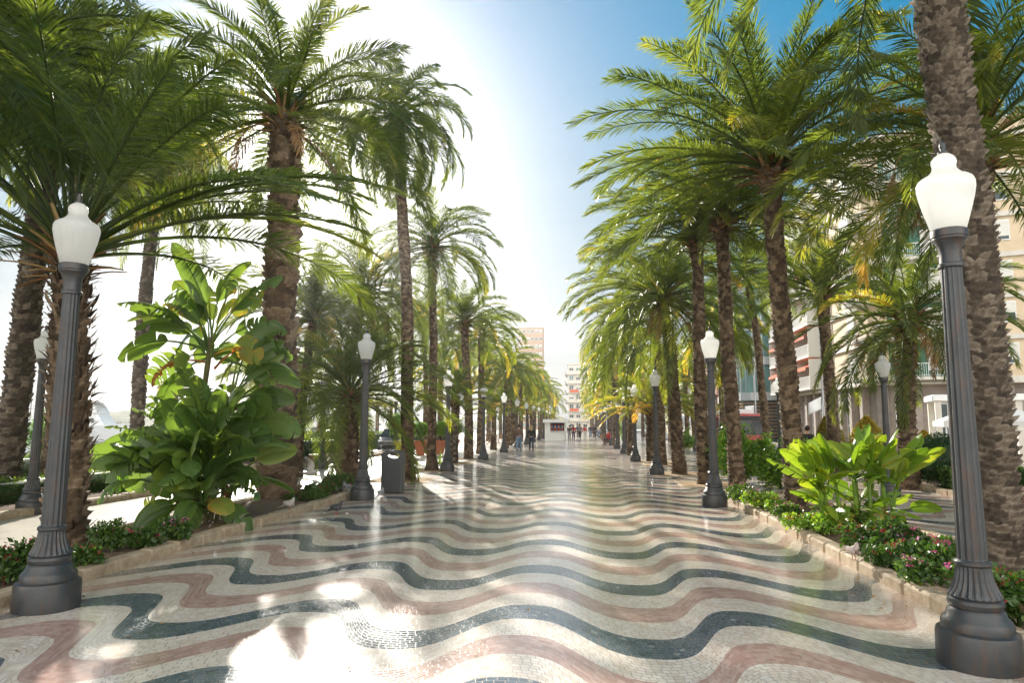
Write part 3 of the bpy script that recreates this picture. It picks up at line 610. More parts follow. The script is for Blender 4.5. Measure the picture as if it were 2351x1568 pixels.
# right side
palm('massive rough-barked palm behind the nearest right lamp', 4.78, 8.75, 9.35, .26, 'Q1', dict(seed=41, n=48, L=4.0, K=107, emin=-20, bend=(45, 82), lw=.026, ll=.5, base=.2, yellow=.15), (-.25, 0), 'scale', 1.65, .1, 13, .085, .24, 'bark_grey', seed=17, curve=1.2)
palm('palm leaning out from behind the massive right palm, orange stalks under its crown', 6.65, 12.05, 6.5, .24, 'Q1b', dict(seed=42, n=52, L=3.5, K=97, emin=-20, bend=(45, 80), lw=.024, ll=.48, base=.35, yellow=.35), (.05, 0), 'scale', 1.3, .25, 10, .11, .22, 'bark', seed=18, dead=4, hang=5, bl=.8)
palm('palm with the widest crown on the right, knobbly head above the flower bed', 4.37, 15.15, 7.5, .195, 'Q2', dict(seed=43, n=78, L=4.3, K=115, emin=2, bend=(36, 64), lw=.024, ll=.52, base=.28, yellow=.14), (-.22, 0), 'scale', 1.25, .55, 10, .1, .2, seed=19, bl=.55)
palm('palm behind the right lamp at the end of the flower bed, swollen head', 4.24, 20.11, 7.8, .19, 'Q3', dict(seed=44, n=62, L=3.7, K=97, emin=0, bend=(38, 66), lw=.024, ll=.5, base=.3, yellow=.15), (-.2, 0), 'scale', 1.3, .45, 10, .1, .2, seed=20, rz=1.)
palm('straight palm just left of the right flower bed, behind the lamp', 3.71, 22.02, 7.7, .19, 'Q3', {}, (-.06, 0), 'scale', 1.3, .3, 9, .1, .2, seed=21, rz=3.2)
palm('drooping palm with brown stalks behind the third right lamp', 3.55, 26.3, 6.5, .225, 'Q5', dict(seed=45, n=76, L=4.3, K=97, emin=-40, bend=(45, 84), lw=.026, ll=.48, base=.32, yellow=.2, droop=.4), (-.45, 0), 'scale', 1.3, .1, 10, .11, .2, seed=22, hang=4, dead=6, bl=.7)
palm('straight ringed palm behind the drooping palm on the right', 3.62, 32.11, 7.3, .18, 'Q3', {}, (-.3, 0), 'ring', 1.3, .1, 10, .08, .1, seed=23, rz=4.4)
palm('short bright green palm behind the fourth right lamp', 3.42, 35.03, 2.4, .24, 'U2', dict(seed=46, n=36, L=3.2, K=82, emin=10, emax=86, bend=(45, 80), lw=.024, ll=.42, yellow=.2, base=.55), (0, 0), 'shaggy', 1.1, 0, 8, .14, .25, seed=24)
palm('palm in front of the orange awnings on the right', 9.7, 28.25, 7.0, .22, 'Q3', {}, (-.1, 0), 'scale', 1.2, .2, 10, .1, .18, seed=25, rz=5.)
palm('palm with dead brown stalks in front of the green tiled balconies', 9.3, 21.26, 4.9, .25, 'S2', dict(seed=47, n=52, L=3.6, K=95, emin=-28, emax=86, bend=(45, 85), lw=.024, ll=.46, base=.32, yellow=.15), (.28, 0), 'scale', 1.25, .45, 10, .11, .2, seed=26, dead=14, hang=6, bl=.6)
palm('palm rising in front of the red bus', 9.03, 35.26, 9.4, .18, 'A1', {}, (-.7, 0), 'scale', 1.2, .1, 9, .1, .18, seed=27, rz=3., csc=.95)
palm('small thin palm far right near the white parasols', 8.62, 54.91, 2.9, .14, 'U1', {}, (-.1, 0), 'scale', 1.1, .1, 8, .12, .2, seed=28, rz=2., csc=.9)
palm('palm behind the bright shrub, half hidden in the canopy right of centre', 8.9, 44.5, 7.4, .18, 'A2', {}, (-.2, 0), 'scale', 1.2, .1, 9, .1, .18, seed=29, rz=.5, csc=.9)
# the far rows: low-detail crowns shared by many palms
FC = [crown_mesh('crown', seed=70 + i, n=38, L=3.1, K=38, emin=-30, bend=(50, 90), lw=.06, ll=.46, base=.32, yellow=.3) for i in range(3)]
FS = crown_mesh('crown', seed=75, n=28, L=2.4, K=28, emin=5, bend=(40, 70), lw=.055, ll=.4, base=.45, yellow=.25)
FT = [trunk_mesh('trunk', 80 + i, hh, .2, (0, 0), 'ring', 1.3, .15, 8, .14, .14, 1.6, 3) for i, hh in enumerate((7.4, 6., 2.8))]
rr = random.Random(4)
def far_palm(x, y, k, label, group):
    tall = k < 2; s = rr.uniform(.88, 1.16); t = thing('palm_tree', label, 'palm tree', (x, y, 0), rr.uniform(0, 6), group, s)
    link('trunk', FT[k], M['bark'], t); link('crown', FC[rr.randrange(3)] if tall else FS, M['frond'], t, (0, 0, (7.4, 6., 2.8)[k]))
ys = [43, 48.5, 54, 59.5, 65, 71, 77, 84, 91, 99, 108, 118, 129, 141, 155]
for i, y in enumerate(ys):
    far_palm(-6. + rr.uniform(-.3, .3), y + rr.uniform(-1, 1), (0, 2, 1, 0, 2, 1)[i % 6], f'left-row palm {("before", "beside", "beyond")[min(2, i // 7)]} the kiosk, {(["first"] + nth)[i]} after the barrel-topped palm', 'palms of the far left row')
    far_palm(3.5 - .008 * y + rr.uniform(-.3, .3), y - 1.5 + rr.uniform(-1, 1), (1, 0, 2, 1, 0, 1)[i % 6], f'right-row palm merging into the far canopy, {(["first"] + nth)[i]} after the short bright green palm', 'palms of the far right row')
for i, y in enumerate([50, 61, 73, 87, 102]):
    far_palm(-10.2 + rr.uniform(-.5, .5), y, (1, 0, 0, 1)[i % 4], f'outer left palm behind the far row, {(["first"] + nth)[i]} past the topiary pots', 'palms of the outer left row')
    far_palm(9.2 + rr.uniform(-.5, .5), y - 3 + 4 * (y > 50), (0, 1, 0, 1)[i % 4], f'outer right palm behind the far row, {(["first"] + nth)[i]} past the bus', 'palms of the outer right row')
# ------------------------------------------------------------------ paddle-leaved clumps
def stems_tube(S, rng, base, top, r0, r1, wob=.08, tint=.5, n=9):
    base, top = np.asarray(base, float), np.asarray(top, float); u = np.linspace(0, 1, n)[:, None]
    P = base + (top - base) * u + np.array([rng.normal(0, wob), rng.normal(0, wob), 0]) * np.sin(PI * u)
    add_tube(S, P, (r0 + (r1 - r0) * u[:, 0]) * (1 + .06 * np.cos(np.arange(n) * PI)), tint + .1 * np.cos(np.arange(n) * PI).repeat(7), 7); return P
c = G(445, 1212); rng = np.random.default_rng(5)
t = thing('bird_of_paradise_clump', 'huge dark green paddle-leaved clump with torn leaves and brown stems in the left bed', 'plant', (c[0] - .05, c[1] + .1, .1), sc=(.78, .85, 1.03))
St, Lv, Dd = Soup(), Soup(), Soup()
# screen-right of the clump is roughly +x, away from the viewer +y
spots = [((-.05, .1), (.0, .25, 3.15), .075), ((.3, .1), (.5, .3, 2.0), .065), ((.45, .35), (.65, .6, 1.5), .06), ((-.35, .3), (-.6, .6, 1.0), .06), ((.1, -.2), (.05, -.2, .9), .06), ((.5, 0), (.7, .1, .8), .05), ((-.2, -.1), (-.4, -.2, .5), .05), ((.35, -.15), (.4, -.2, 1.2), .05)]
for (b, tp, r) in spots:
    stems_tube(St, rng, (b[0], b[1], 0), tp, r, r * .75, .05, .45, 13)
def fan(o, n, e_lo, e_hi, Lp, Lb, W, azs, tint=.35, dead=.0):
    n = int(n * 1.45)
    for i in range(n):
        f = i / max(1, n - 1); az = R(azs[i % len(azs)] + rng.normal(0, 22)); e = R(e_hi + (e_lo - e_hi) * f + rng.normal(0, 8))
        ti = tint + rng.normal(0, .1) + (.25 if rng.random() < .15 else 0)
        paddle(Lv, rng, np.asarray(o) + rng.normal(0, .05, 3), az, e, Lp * rng.uniform(.6, 1.2), Lb * rng.uniform(.85, 1.15), W * rng.uniform(.85, 1.15), R(rng.uniform(25, 80)), float(np.clip(ti, .05, .8)), int(rng.choice([0, 1, 2, 2, 3, 5, 7])), .22, rng.normal(0, .75), .026)
# tall stem: crown of leaves spreading left, right and towards the light
fan((.0, .25, 2.85), 19, 5, 84, .9, 1.2, .28, [175, 200, 150, 20, 60, 185, 120, 215, 90, -40, 165, 5, 190, 140, 230], .4)
fan((.5, .3, 1.95), 7, 15, 80, .75, 1.1, .24, [10, 45, -15, 70, 120, 25, -50, 5, 100, 30], .45)
fan((.65, .6, 1.45), 6, 20, 78, .65, 1.0, .23, [0, 30, 60, -30, 90, 120, 45, -10], .5)
fan((-.5, .5, .95), 8, 10, 84, .7, 1.1, .25, [180, 150, 210, 120, 190, 165, 225, 200, 90], .3)
fan((.05, -.2, .85), 10, 20, 88, .75, 1.15, .26, [200, 250, 290, 330, 20, 180, 230, 270, 310, 215, 160], .3)
fan((.7, .1, .75), 8, 25, 84, .6, .95, .23, [0, -30, 40, 340, 15, 70, -60, 20, -15], .45)
fan((-.4, -.2, .45), 9, 10, 82, .65, 1.05, .25, [195, 215, 170, 240, 185, 265, 205, 150, 225, 190], .28)
fan((.4, -.2, .6), 8, 20, 86, .6, 1.0, .24, [300, 330, 270, 0, 250, 285, 200], .3)
fan((.1, .0, .15), 13, 42, 87, .8, 1.05, .24, [180, 0, 250, 90, 300, 200, 340, 140, 40, 270], .33)
fan((.3, -.1, .9), 8, 40, 86, .6, 1.05, .24, [0, 180, 270, 330, 220, 30], .38)
fan((.4, -.3, .25), 7, 5, 76, .5, .85, .22, [300, 330, 0, 270, 20, 350, 240], .32)
fan((.15, -.1, .3), 9, 5, 72, .55, .85, .22, [200, 230, 260, 290, 320, 180, 250, 280, 310], .3)
for (o, az, e) in [((.15, .2, 2.6), -15, 35), ((.5, .25, 1.8), 100, 20), ((.0, .2, 2.7), 195, 10), ((.65, .5, 1.3), 35, 40)]:      # dying orange leaves
    paddle(Dd, rng, o, R(az), R(e), .55, .85, .13, R(70), .97, 6, .7, .3, .022)
for i in range(26):                                            # dry sheaths about the stems
    b, tp, r = spots[i % len(spots)]; f = rng.random() * .95; o = np.array([b[0] + (tp[0] - b[0]) * f, b[1] + (tp[1] - b[1]) * f, tp[2] * f])
    paddle(Dd, rng, o, rng.random() * 2 * PI, R(60 + rng.random() * 25), 0, .3 + .4 * rng.random(), .05, R(rng.uniform(0, 120)), .98, 0, .6, 0, .012)
link('stems', St.mesh('stems', True), M['stem'], t); link('leaves', Lv.mesh('leaves', True), M['banana'], t)
link('dry_leaves', Dd.mesh('dry_leaves', True), leafmat('dying leaf', [(0., (.2, .09, .03)), (1., (.36, .15, .05))], (2., 1.6, 1.), .35, .6), t)

c = G(1975, 1240); rng = np.random.default_rng(9)
t = thing('banana_clump', 'sunlit yellow-green banana clump with broad upright leaves in the right bed', 'plant', (c[0] + .02, c[1], .1), sc=(.8, .84, .86))
St, Lv, Dd = Soup(), Soup(), Soup()
sp2 = [((-.62, .05), (-.74, .0, .75)), ((-.5, .2), (-.55, .3, .7)), ((-.25, .3), (-.3, .4, .85)), ((.05, .25), (.02, .3, .95)), ((.3, .15), (.28, .2, .9)), ((.55, .3), (.6, .35, .9)), ((.66, .1), (.75, .1, .8)), ((.12, .45), (.15, .55, 1.))]
def fan2(o, n, azs, e_lo, e_hi, Lp, Lb, W):
    for i in range(n):
        f = i / max(1, n - 1); e = R(e_hi + (e_lo - e_hi) * f + rng.normal(0, 7))
        paddle(Lv, rng, np.asarray(o) + rng.normal(0, .03, 3), R(azs[i % len(azs)] + rng.normal(0, 16)), e, Lp * rng.uniform(.4, 1.2), Lb * rng.uniform(.85, 1.15), W * rng.uniform(.9, 1.15), R(rng.uniform(8, 42)), float(np.clip(.5 + rng.normal(0, .16), .15, .9)), int(rng.choice([0, 0, 1, 1, 2, 4])), .22, rng.normal(0, .7), .017)
for i, (b, tp) in enumerate(sp2):
    stems_tube(St, rng, (*b, 0), tp, .055, .035, .03, .55, 8)
    lean = 170 if i < 2 else (120 if i < 4 else (60 if i < 6 else 15))
    fan2(tp, 7, [lean, 200 + 20 * i, lean - 50, lean + 60, 270 + 10 * i, lean + 20, 250], 36, 87, .34, .8, .165)
    fan2((b[0], b[1], .4), 3, [lean + 40, lean - 60, 270], 15, 55, .3, .6, .13)
for i in range(20):
    b, tp = sp2[i % len(sp2)]; o = (b[0] + rng.normal(0, .04), b[1] + rng.normal(0, .04), .05 + .3 * rng.random())
    paddle(Dd, rng, o, rng.random() * 2 * PI, R(45 + rng.random() * 35), 0, .25 + .3 * rng.random(), .04, R(60), .98, 0, .6, 0, .01)
link('stems', St.mesh('stems', True), M['canna'], t); link('leaves', Lv.mesh('leaves', True), M['canna'], t)
link('dry_leaves', Dd.mesh('dry_leaves', True), leafmat('dry leaf', [(0., (.24, .13, .05)), (1., (.36, .2, .08))], (1.6, 1.4, 1.), .3, .7), t)

# ------------------------------------------------------------------ flowering bushes
def fhead(k):
    rng = np.random.default_rng(k + 40); S = Soup(); q, D = ball_pts(rng, 26, (.034, .034, .018), (0, 0, 0), -.1, 0); leafy(S, q, nrm(D + [0, 0, .5]), .022, rng, (k + .5) / 8, .05, .5); return S.mesh('flower_head')
FHEAD = [fhead(k) for k in range(8)]
def flower_bush(px, py, r, h, ft, label, tint=.4, seed=0, nf=14, side='l'):
    c = G(px, py, .1); rng = np.random.default_rng(seed + 300)
    t = thing('flower_bush', label, 'flower bush', (c[0], c[1], .09), 0, 'flowering bushes in the beds')
    S = Soup(); n = int(1500 * (r / .3) ** 1.5)
    cs = np.stack([rng.normal(0, r * .42, 7), rng.normal(0, r * .42, 7), h * (.45 + .3 * rng.random(7))], -1)
    for k in cs:
        P, D = ball_pts(rng, n // 7, (r * .5, r * .5, h * .48), k, -.6, .15); leafy(S, P, nrm(D + [0, 0, .4]), .062, rng, tint, .16, 1.)
    for k in range(18):
        a = rng.random() * 2 * PI; q = rng.random() * r * .8; add_tube(S, np.array([[0, 0, 0], [q * .5 * math.cos(a), q * .5 * math.sin(a), h * .4], [q * math.cos(a), q * math.sin(a), h * .8]]), np.array([.008, .006, .003]), .3, 3)
    link('foliage', S.mesh('foliage'), M['hedge'] if tint < .6 else M['bush'], t)
    for k in range(nf):
        i = rng.integers(7); d = nrm(rng.normal(0, 1, 3) + [0, -.3, 1.1]); p = cs[i] + d * [r * .5, r * .5, h * .5] + [0, 0, .015]
        o = link('flower_head', FHEAD[int(np.clip(ft + rng.normal(0, .08), 0, .99) * 8)], M['flower'], t, p); o.rotation_euler = (rng.normal(0, .4), rng.normal(0, .4), rng.random() * 6)
FB = [(15, 1335, .34, .4, .2, 'red-flowered bush at the left edge behind the nearest lamp', .35), (75, 1322, .3, .36, .45, 'pink-flowered bush showing beside the nearest left lamp base', .35), (192, 1303, .26, .3, .15, 'small bush with few red flowers between the left lamp and the shaggy trunk', .4),
      (258, 1265, .3, .34, .5, 'leafy bush with dark pink flowers right of the shaggy trunk', .4), (335, 1262, .34, .36, .5, 'purple-pink bush in front of the paddle-leaved clump', .38), (398, 1248, .3, .34, .6, 'pale pink bush at the foot of the paddle-leaved clump', .4),
      (690, 1148, .26, .22, .4, 'low dark bush by the foot of the chunky scarred palm', .4), (728, 1150, .3, .26, .3, 'green bush under the flying white pigeon', .5), (748, 1136, .36, .4, .35, 'red-flowered bush left of the lamp by the bin', .45), (782, 1130, .38, .42, .42, 'broad pink-flowered bush touching the lamp by the bin', .45), (712, 1135, .3, .3, .45, 'dusky bush behind the flying white pigeon', .4),
      (1692, 1148, .42, .3, .5, 'low pink bush at the far end of the right bed', .4), (1722, 1156, .42, .32, .35, 'spreading bush with red dots beside the flower-bed palm', .45), (1752, 1172, .36, .32, .55, 'sunlit pale pink bush left of the flower-bed palm', .75), (1783, 1180, .36, .34, .15, 'bright red bush touching the flower-bed palm', .7), (1805, 1196, .28, .26, .6, 'small lilac-flowered bush at the kerb under the flower-bed palm', .5),
      (1852, 1222, .34, .36, .2, 'sunlit red-flowered bush left of the banana clump', .65), (1893, 1230, .3, .34, .2, 'bush with red flowers at the left foot of the banana clump', .6), (1915, 1208, .34, .42, .4, 'purple and pink bush behind the banana stems', .5), (1990, 1275, .34, .4, .12, 'dark red bush in front of the banana clump by the dove', .3), (2035, 1268, .36, .46, .1, 'tall dark red bush before the banana clump', .3), (2062, 1288, .36, .46, .15, 'crimson bush right of the banana clump', .3),
      (2100, 1292, .38, .52, .75, 'tall lilac-topped bush behind the right kerb', .3), (2020, 1308, .34, .24, .2, 'low bush at the kerb in front of the crimson ones', .3), (2130, 1318, .4, .46, .4, 'magenta-flowered bush nearest the massive right trunk', .3), (2108, 1345, .28, .26, .65, 'small lilac bush at the kerb next to the massive trunk', .35), (2310, 1392, .36, .42, .3, 'red-flowered bush at the right edge behind the nearest lamp', .35), (2338, 1440, .34, .36, .3, 'pink-flowered bush cut by the right edge', .4), (1960, 1222, .36, .45, .2, 'bush with red flowers between the banana stems', .55)]
for i, (px, py, r, h, ft, l, ti) in enumerate(FB): flower_bush(px, py, r * (.72 + .2 * (i % 3 == 0)), h * (.7 + .25 * (i % 2)), ft, l, ti, i, int((4 if px < 1000 else 9) + 9 * random.Random(i).random()))

# ------------------------------------------------------------------ hedges, topiary, shrubs
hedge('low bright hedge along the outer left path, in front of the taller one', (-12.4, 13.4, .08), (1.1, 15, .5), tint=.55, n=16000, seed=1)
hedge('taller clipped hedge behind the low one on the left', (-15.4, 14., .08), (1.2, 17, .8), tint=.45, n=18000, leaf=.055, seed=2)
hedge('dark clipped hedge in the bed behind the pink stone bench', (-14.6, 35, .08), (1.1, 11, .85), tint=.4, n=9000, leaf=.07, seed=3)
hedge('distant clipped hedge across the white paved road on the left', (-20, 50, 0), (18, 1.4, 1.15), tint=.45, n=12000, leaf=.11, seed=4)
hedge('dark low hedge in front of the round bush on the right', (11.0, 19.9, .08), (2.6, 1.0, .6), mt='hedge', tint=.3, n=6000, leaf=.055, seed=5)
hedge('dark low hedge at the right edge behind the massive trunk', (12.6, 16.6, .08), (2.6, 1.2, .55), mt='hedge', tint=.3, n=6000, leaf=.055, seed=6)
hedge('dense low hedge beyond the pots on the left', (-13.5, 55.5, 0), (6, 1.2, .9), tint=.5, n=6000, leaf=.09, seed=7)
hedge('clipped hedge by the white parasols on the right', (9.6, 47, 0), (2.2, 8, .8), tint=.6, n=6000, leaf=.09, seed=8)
def round_bush(label, c, r, mt='topiary', n=9000, leaf=.05, tint=.4, trunk=0., seed=1, name='round_bush', cat='bush', group=None, lump=.06):
    t = thing(name, label, cat, (c[0], c[1], c[2]), 0, group); rng = np.random.default_rng(seed + 70); S = Soup(); r = r if hasattr(r, '__len__') else (r, r, r)
    P, D = ball_pts(rng, n, r, (0, 0, trunk + r[2]), -.95, lump); leafy(S, P, D, leaf, rng, tint, .16)
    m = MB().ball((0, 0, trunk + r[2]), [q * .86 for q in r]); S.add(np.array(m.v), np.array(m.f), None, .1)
    link('foliage', S.mesh('foliage'), M[mt], t)
    if trunk: MB().tube([(0, 0, 0), (.02, .01, trunk * .5), (0, 0, trunk + r[2] * .3)], [.05, .04, .035], 8).build('stem', M['bark'], t, True)
    return t
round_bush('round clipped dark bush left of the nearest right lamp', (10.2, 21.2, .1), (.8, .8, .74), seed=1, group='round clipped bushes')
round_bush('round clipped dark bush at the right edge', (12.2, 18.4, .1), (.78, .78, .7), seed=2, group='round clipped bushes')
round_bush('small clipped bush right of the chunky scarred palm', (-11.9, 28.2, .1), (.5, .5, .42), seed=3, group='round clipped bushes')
# loose shrubs
def shrub(label, c, r, h, mt, n, leaf, tint, seed, weep=.3, name='shrub', group=None):
    t = thing(name, label, 'shrub', c, 0, group); rng = np.random.default_rng(seed + 500); S, St = Soup(), Soup()
    for k in range(16):
        a = rng.random() * 2 * PI; e = R(40 + 48 * rng.random()); u, P, T, B = curve_path(np.array([rng.normal(0, .08), rng.normal(0, .08), 0]), a, e, R(60 * rng.random()), h * (.7 + .5 * rng.random()), 8); P[:, :2] *= r / h * 1.1
        add_tube(St, P, .014 * (1 - .7 * u), .4, 4)
        m = n // 16; s = .25 + .75 * rng.random(m) ** .8; p = np.stack([np.interp(s, u, P[:, q]) for q in range(3)], -1) + rng.normal(0, .13 * r, (m, 3)); p[:, 2] = np.maximum(p[:, 2], .08)
        d = nrm(p - np.array([0, 0, h * .35])); d[:, 2] -= weep * rng.random(m); leafy(S, p, nrm(d), leaf, rng, tint, .2, .8)
    link('branches', St.mesh('branches'), M['stem'], t); link('foliage', S.mesh('foliage'), M[mt], t); return t
shrub('bright green loose shrub behind the lamp at the end of the right bed', (4.75, 21.6, 0), .95, 1.55, 'bush', 6500, .1, .5, 1, .5, group='loose shrubs')
shrub('bright green shrub right of the trunk at the end of the right bed, drooping twigs', (5.7, 20.9, 0), .95, 1.45, 'bush', 6500, .1, .55, 2, .6, group='loose shrubs')
shrub('hibiscus-like shrub behind the iron fence on the left', (-23.0, 28.5, 0), 1.5, 1.9, 'bush', 7000, .1, .35, 3, .1, group='loose shrubs')
shrub('green shrub among the far right trunks', (7.3, 52, 0), 1.0, 1.5, 'bush', 2500, .13, .5, 4, .2, group='loose shrubs')
shrub('yellow-green shrub beside the far right lamps', (3.9, 66, 0), .9, 2.0, 'bush', 2000, .15, .6, 5, .1, group='loose shrubs')
shrub('green shrub by the small thin palm on the right', (8.2, 44, 0), .9, 1.6, 'bush', 2500, .12, .5, 6, .2, group='loose shrubs')
def spiky(label, c, n, L, seed):
    t = thing('strap_plant', label, 'plant', c, 0, 'strap-leaved plants'); rng = np.random.default_rng(seed + 900); S = Soup()
    for k in range(n):
        az = rng.random() * 2 * PI; u, P, T, B = curve_path(np.array([rng.normal(0, .12), rng.normal(0, .12), 0]), az, R(50 + 38 * rng.random()), R(70 * rng.random()), L * (.6 + .6 * rng.random()), 6)
        w = (.025 * (1 - u ** 2) + .002)[:, None]; V = np.stack([P - B * w, P + B * w], 1).reshape(-1, 3); i = np.arange(5)[:, None] * 2
        S.add(V, i + np.array([[0, 1, 3, 2]]), None, rng.random())
    link('leaves', S.mesh('leaves'), M['bush'], t)
spiky('sunlit strap-leaved plant left of the pink bench', (-12.4, 29.6, .1), 70, .75, 1); spiky('strap-leaved plant in front of the dark hedge by the bench', (-12.0, 31.3, .1), 60, .7, 2)
spiky('small strap-leaved plant at the outer left kerb', (-11.3, 16.4, .1), 40, .5, 3); spiky('tuft of weeds left of the short bushy palm', (-6.6, 31.4, 0), 30, .6, 4)

# ------------------------------------------------------------------ litter bin
t = thing('litter_bin', 'dark grey litter bin with rounded hood and oval opening', 'litter bin', (-4.95, 18.1, 0), R(4))
b = MB(); hw, dp, H0, H1 = .29, .21, .82, 1.1
def rr_poly(hx, hy, r, n=6):
    P = []
    for cx, cy, a0 in ((hx - r, hy - r, 0), (-hx + r, hy - r, 90), (-hx + r, -hy + r, 180), (hx - r, -hy + r, 270)):
        for k in range(n + 1): a = R(a0 + 90 * k / n); P.append((cx + r * math.cos(a), cy + r * math.sin(a)))
    return P
b.prism(rr_poly(hw, dp, .07), .03, H0)
for k in range(22):
    x = -hw + .06 + k * (2 * hw - .12) / 21
    b.box((x, -dp - .003, .42), (.011, .008, .74))
b.build('body', M['bin'], t)
MB().prism(rr_poly(hw - .03, dp - .03, .06), 0, .03).build('plinth', M['dark'], t)
b = MB(); n = 40; outer, inner = [], []                       # hood: arched slab with an oval hole through it
for k in range(n):
    a = 2 * PI * k / n; c, s = math.cos(a), math.sin(a)
    q = max(abs(c) ** 2.6 + abs(s) ** 2.6, 1e-6) ** (-1 / 2.6)
    ox, oz = (hw * q * c, (H1 - .96) * q * s + .96) if s > 0 else (hw * c / max(abs(c), abs(s)), .96 + (.96 - H0) * s / max(abs(c), abs(s)))
    outer.append((ox, oz)); inner.append((.195 * c, .965 + .082 * s))
vs = []
for y in (-dp + .005, dp - .005):
    vs += [(x, y, z) for x, z in outer] + [(x, y, z) for x, z in inner]
fs = []
for k in range(n):
    j = (k + 1) % n
    fs += [(k, j, n + j, n + k), (2 * n + j, 2 * n + k, 3 * n + k, 3 * n + j), (j, k, 2 * n + k, 2 * n + j), (n + k, n + j, 3 * n + j, 3 * n + k)]
b.add(vs, fs); b.build('hood', M['bin'], t)

# ------------------------------------------------------------------ benches, pots, chairs
def bench(label, x, y, rz):
    t = thing('stone_bench', label, 'bench', (x, y, 0), rz, 'pink stone benches')
    MB().cbox((0, 0, .44), (1.9, .5, .1), .02).build('seat', M['stonebench'], t)
    for s in (-1, 1): MB().cbox((s * .62, 0, .195), (.3, .4, .39), .02).build('leg', M['stonebench'], t)
bench('pink stone bench on the left in front of the strap-leaved plants', -10.9, 28.9, R(12)); bench('pink stone bench at the right edge beside the outer bed', 9.25, 15.6, R(80))
def pot_tree(label, x, y, sc, ball, pt=.8, crown='hedge', seed=1, z=0):
    t = thing('potted_topiary', label, 'potted tree', (x, y, z), 0, 'terracotta pots with clipped trees'); k = pt
    pr = [(.27 * k, 0), (.28 * k, .02), (.4 * k, .72 * k), (.4 * k, .74 * k), (.47 * k, .75 * k), (.49 * k, .98 * k), (.46 * k, 1. * k), (.43 * k, .98 * k), (.41 * k, .88 * k)]
    MB().lathe(pr, 28).build('pot', M['terracotta'], t, True); link('soil', MB().lathe([(.41 * k, .89 * k), (.41 * k, .9 * k)], 20).mesh('soil'), M['soil'], t)
    MB().tube([(0, 0, .85 * k), (.03, 0, 1.1 * k), (0, 0, 1.5 * k)], [.07, .055, .05], 8).build('stem', M['bark'], t, True)
    rng = np.random.default_rng(seed); S = Soup(); P, D = ball_pts(rng, 3800, ball, (0, 0, 1.25 * k + ball[2]), -.9, .1); leafy(S, P, D, .07, rng, .6, .2)
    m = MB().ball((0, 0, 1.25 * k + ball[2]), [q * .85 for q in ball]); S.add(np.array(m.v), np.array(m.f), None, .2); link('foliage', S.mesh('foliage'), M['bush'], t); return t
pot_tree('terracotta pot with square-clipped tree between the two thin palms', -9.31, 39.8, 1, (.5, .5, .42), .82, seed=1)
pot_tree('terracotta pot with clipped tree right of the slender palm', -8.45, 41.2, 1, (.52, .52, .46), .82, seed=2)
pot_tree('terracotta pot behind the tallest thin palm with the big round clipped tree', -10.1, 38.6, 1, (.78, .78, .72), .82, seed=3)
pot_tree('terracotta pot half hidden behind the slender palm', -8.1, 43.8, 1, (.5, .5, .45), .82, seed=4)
def planter(label, x, y, mt, r, h, br, bh, seed, crown='gold', tint=.5):
    t = thing('planter', label, 'planter', (x, y, 0), 0, 'planters with conical bushes'); MB().lathe([(r * .68, 0), (r * .7, .02), (r * .98, h * .96), (r, h), (r * .93, h), (r * .9, h * .9)], 28).build('pot', M[mt], t, True)
    rng = np.random.default_rng(seed); S = Soup(); n = 6500; z = rng.random(n) ** .8; a = rng.random(n) * 2 * PI; q = br * np.clip(np.sin(PI * (z * .8 + .2)), .05, 1) ** .7 * (1 - .45 * z) * 1.25 * (.72 + .32 * rng.random(n) + .1 * np.sin(a * 5 + z * 9))
    P = np.stack([q * np.cos(a), q * np.sin(a), h * .85 + z * bh], -1); D = nrm(np.stack([np.cos(a), np.sin(a), .5 + 0 * a], -1)); leafy(S, P, D, .075, rng, tint + (z - .5) * .3, .16, .9)
    for k in range(6): add_tube(S, np.array([[0, 0, h * .8], [rng.normal(0, .08), rng.normal(0, .08), h + bh * .4], [rng.normal(0, .15), rng.normal(0, .15), h + bh * .75]]), np.array([.025, .018, .008]), .3, 4)
    link('foliage', S.mesh('foliage'), M[crown], t)
planter('red round planter with a yellow-topped conical bush right of the flower-bed palm', 10.05, 29.6, 'redpot', .47, .68, .5, 1.75, 1, tint=.5)
planter('white round planter with a golden conical bush in front of the tall windows', 11.75, 30.2, 'white', .42, .5, .72, 1.75, 2, tint=.55)
planter('white planter with a small golden bush under the white parasol', 13.6, 29.4, 'white', .4, .45, .5, 1.2, 3, tint=.6)
def chair(label, x, y, rz, proto=None):
    if proto: return dup(proto, (x, y, 0), rz, label)
    t = thing('folding_chair', label, 'chair', (x, y, 0), rz, 'folding wooden chairs')
    b = MB()
    for k in range(5): b.box((0, -.18 + k * .09, .44), (.42, .07, .02))
    b.build('seat', M['wood'], t); b = MB()
    for k in range(4): b.box((0, .24 + k * .018, .6 + k * .09), (.42, .018, .06), 0, R(-12))
    b.build('backrest', M['wood'], t)
    for s in (-1, 1):
        MB().tube([(s * .22, -.26, 0), (s * .22, .22, .55), (s * .22, .32, .93)], .018, 6).build('leg', M['wood'], t); MB().tube([(s * .19, .28, 0), (s * .19, -.2, .44)], .018, 6).build('leg', M['wood'], t)
    return t
ch = chair('wooden folding chair nearest the left row of lamps', -7.2, 58.6, .4)
for l, x, y, rz in [('second wooden folding chair in the left group', -7.9, 59.5, 1.5), ('wooden folding chair turned away in the left group', -8.6, 60.8, 2.4), ('farthest wooden folding chair of the left group', -7.3, 62.5, -.5), ('wooden folding chair out on the right pavement', 2.0, 63.5, 2.2), ('wooden folding chair beside the right lamps', 2.35, 62.2, .6), ('wooden folding chair between the thin trunks on the left', -8.9, 56.5, 1.)]: chair(l, x, y, rz, ch)

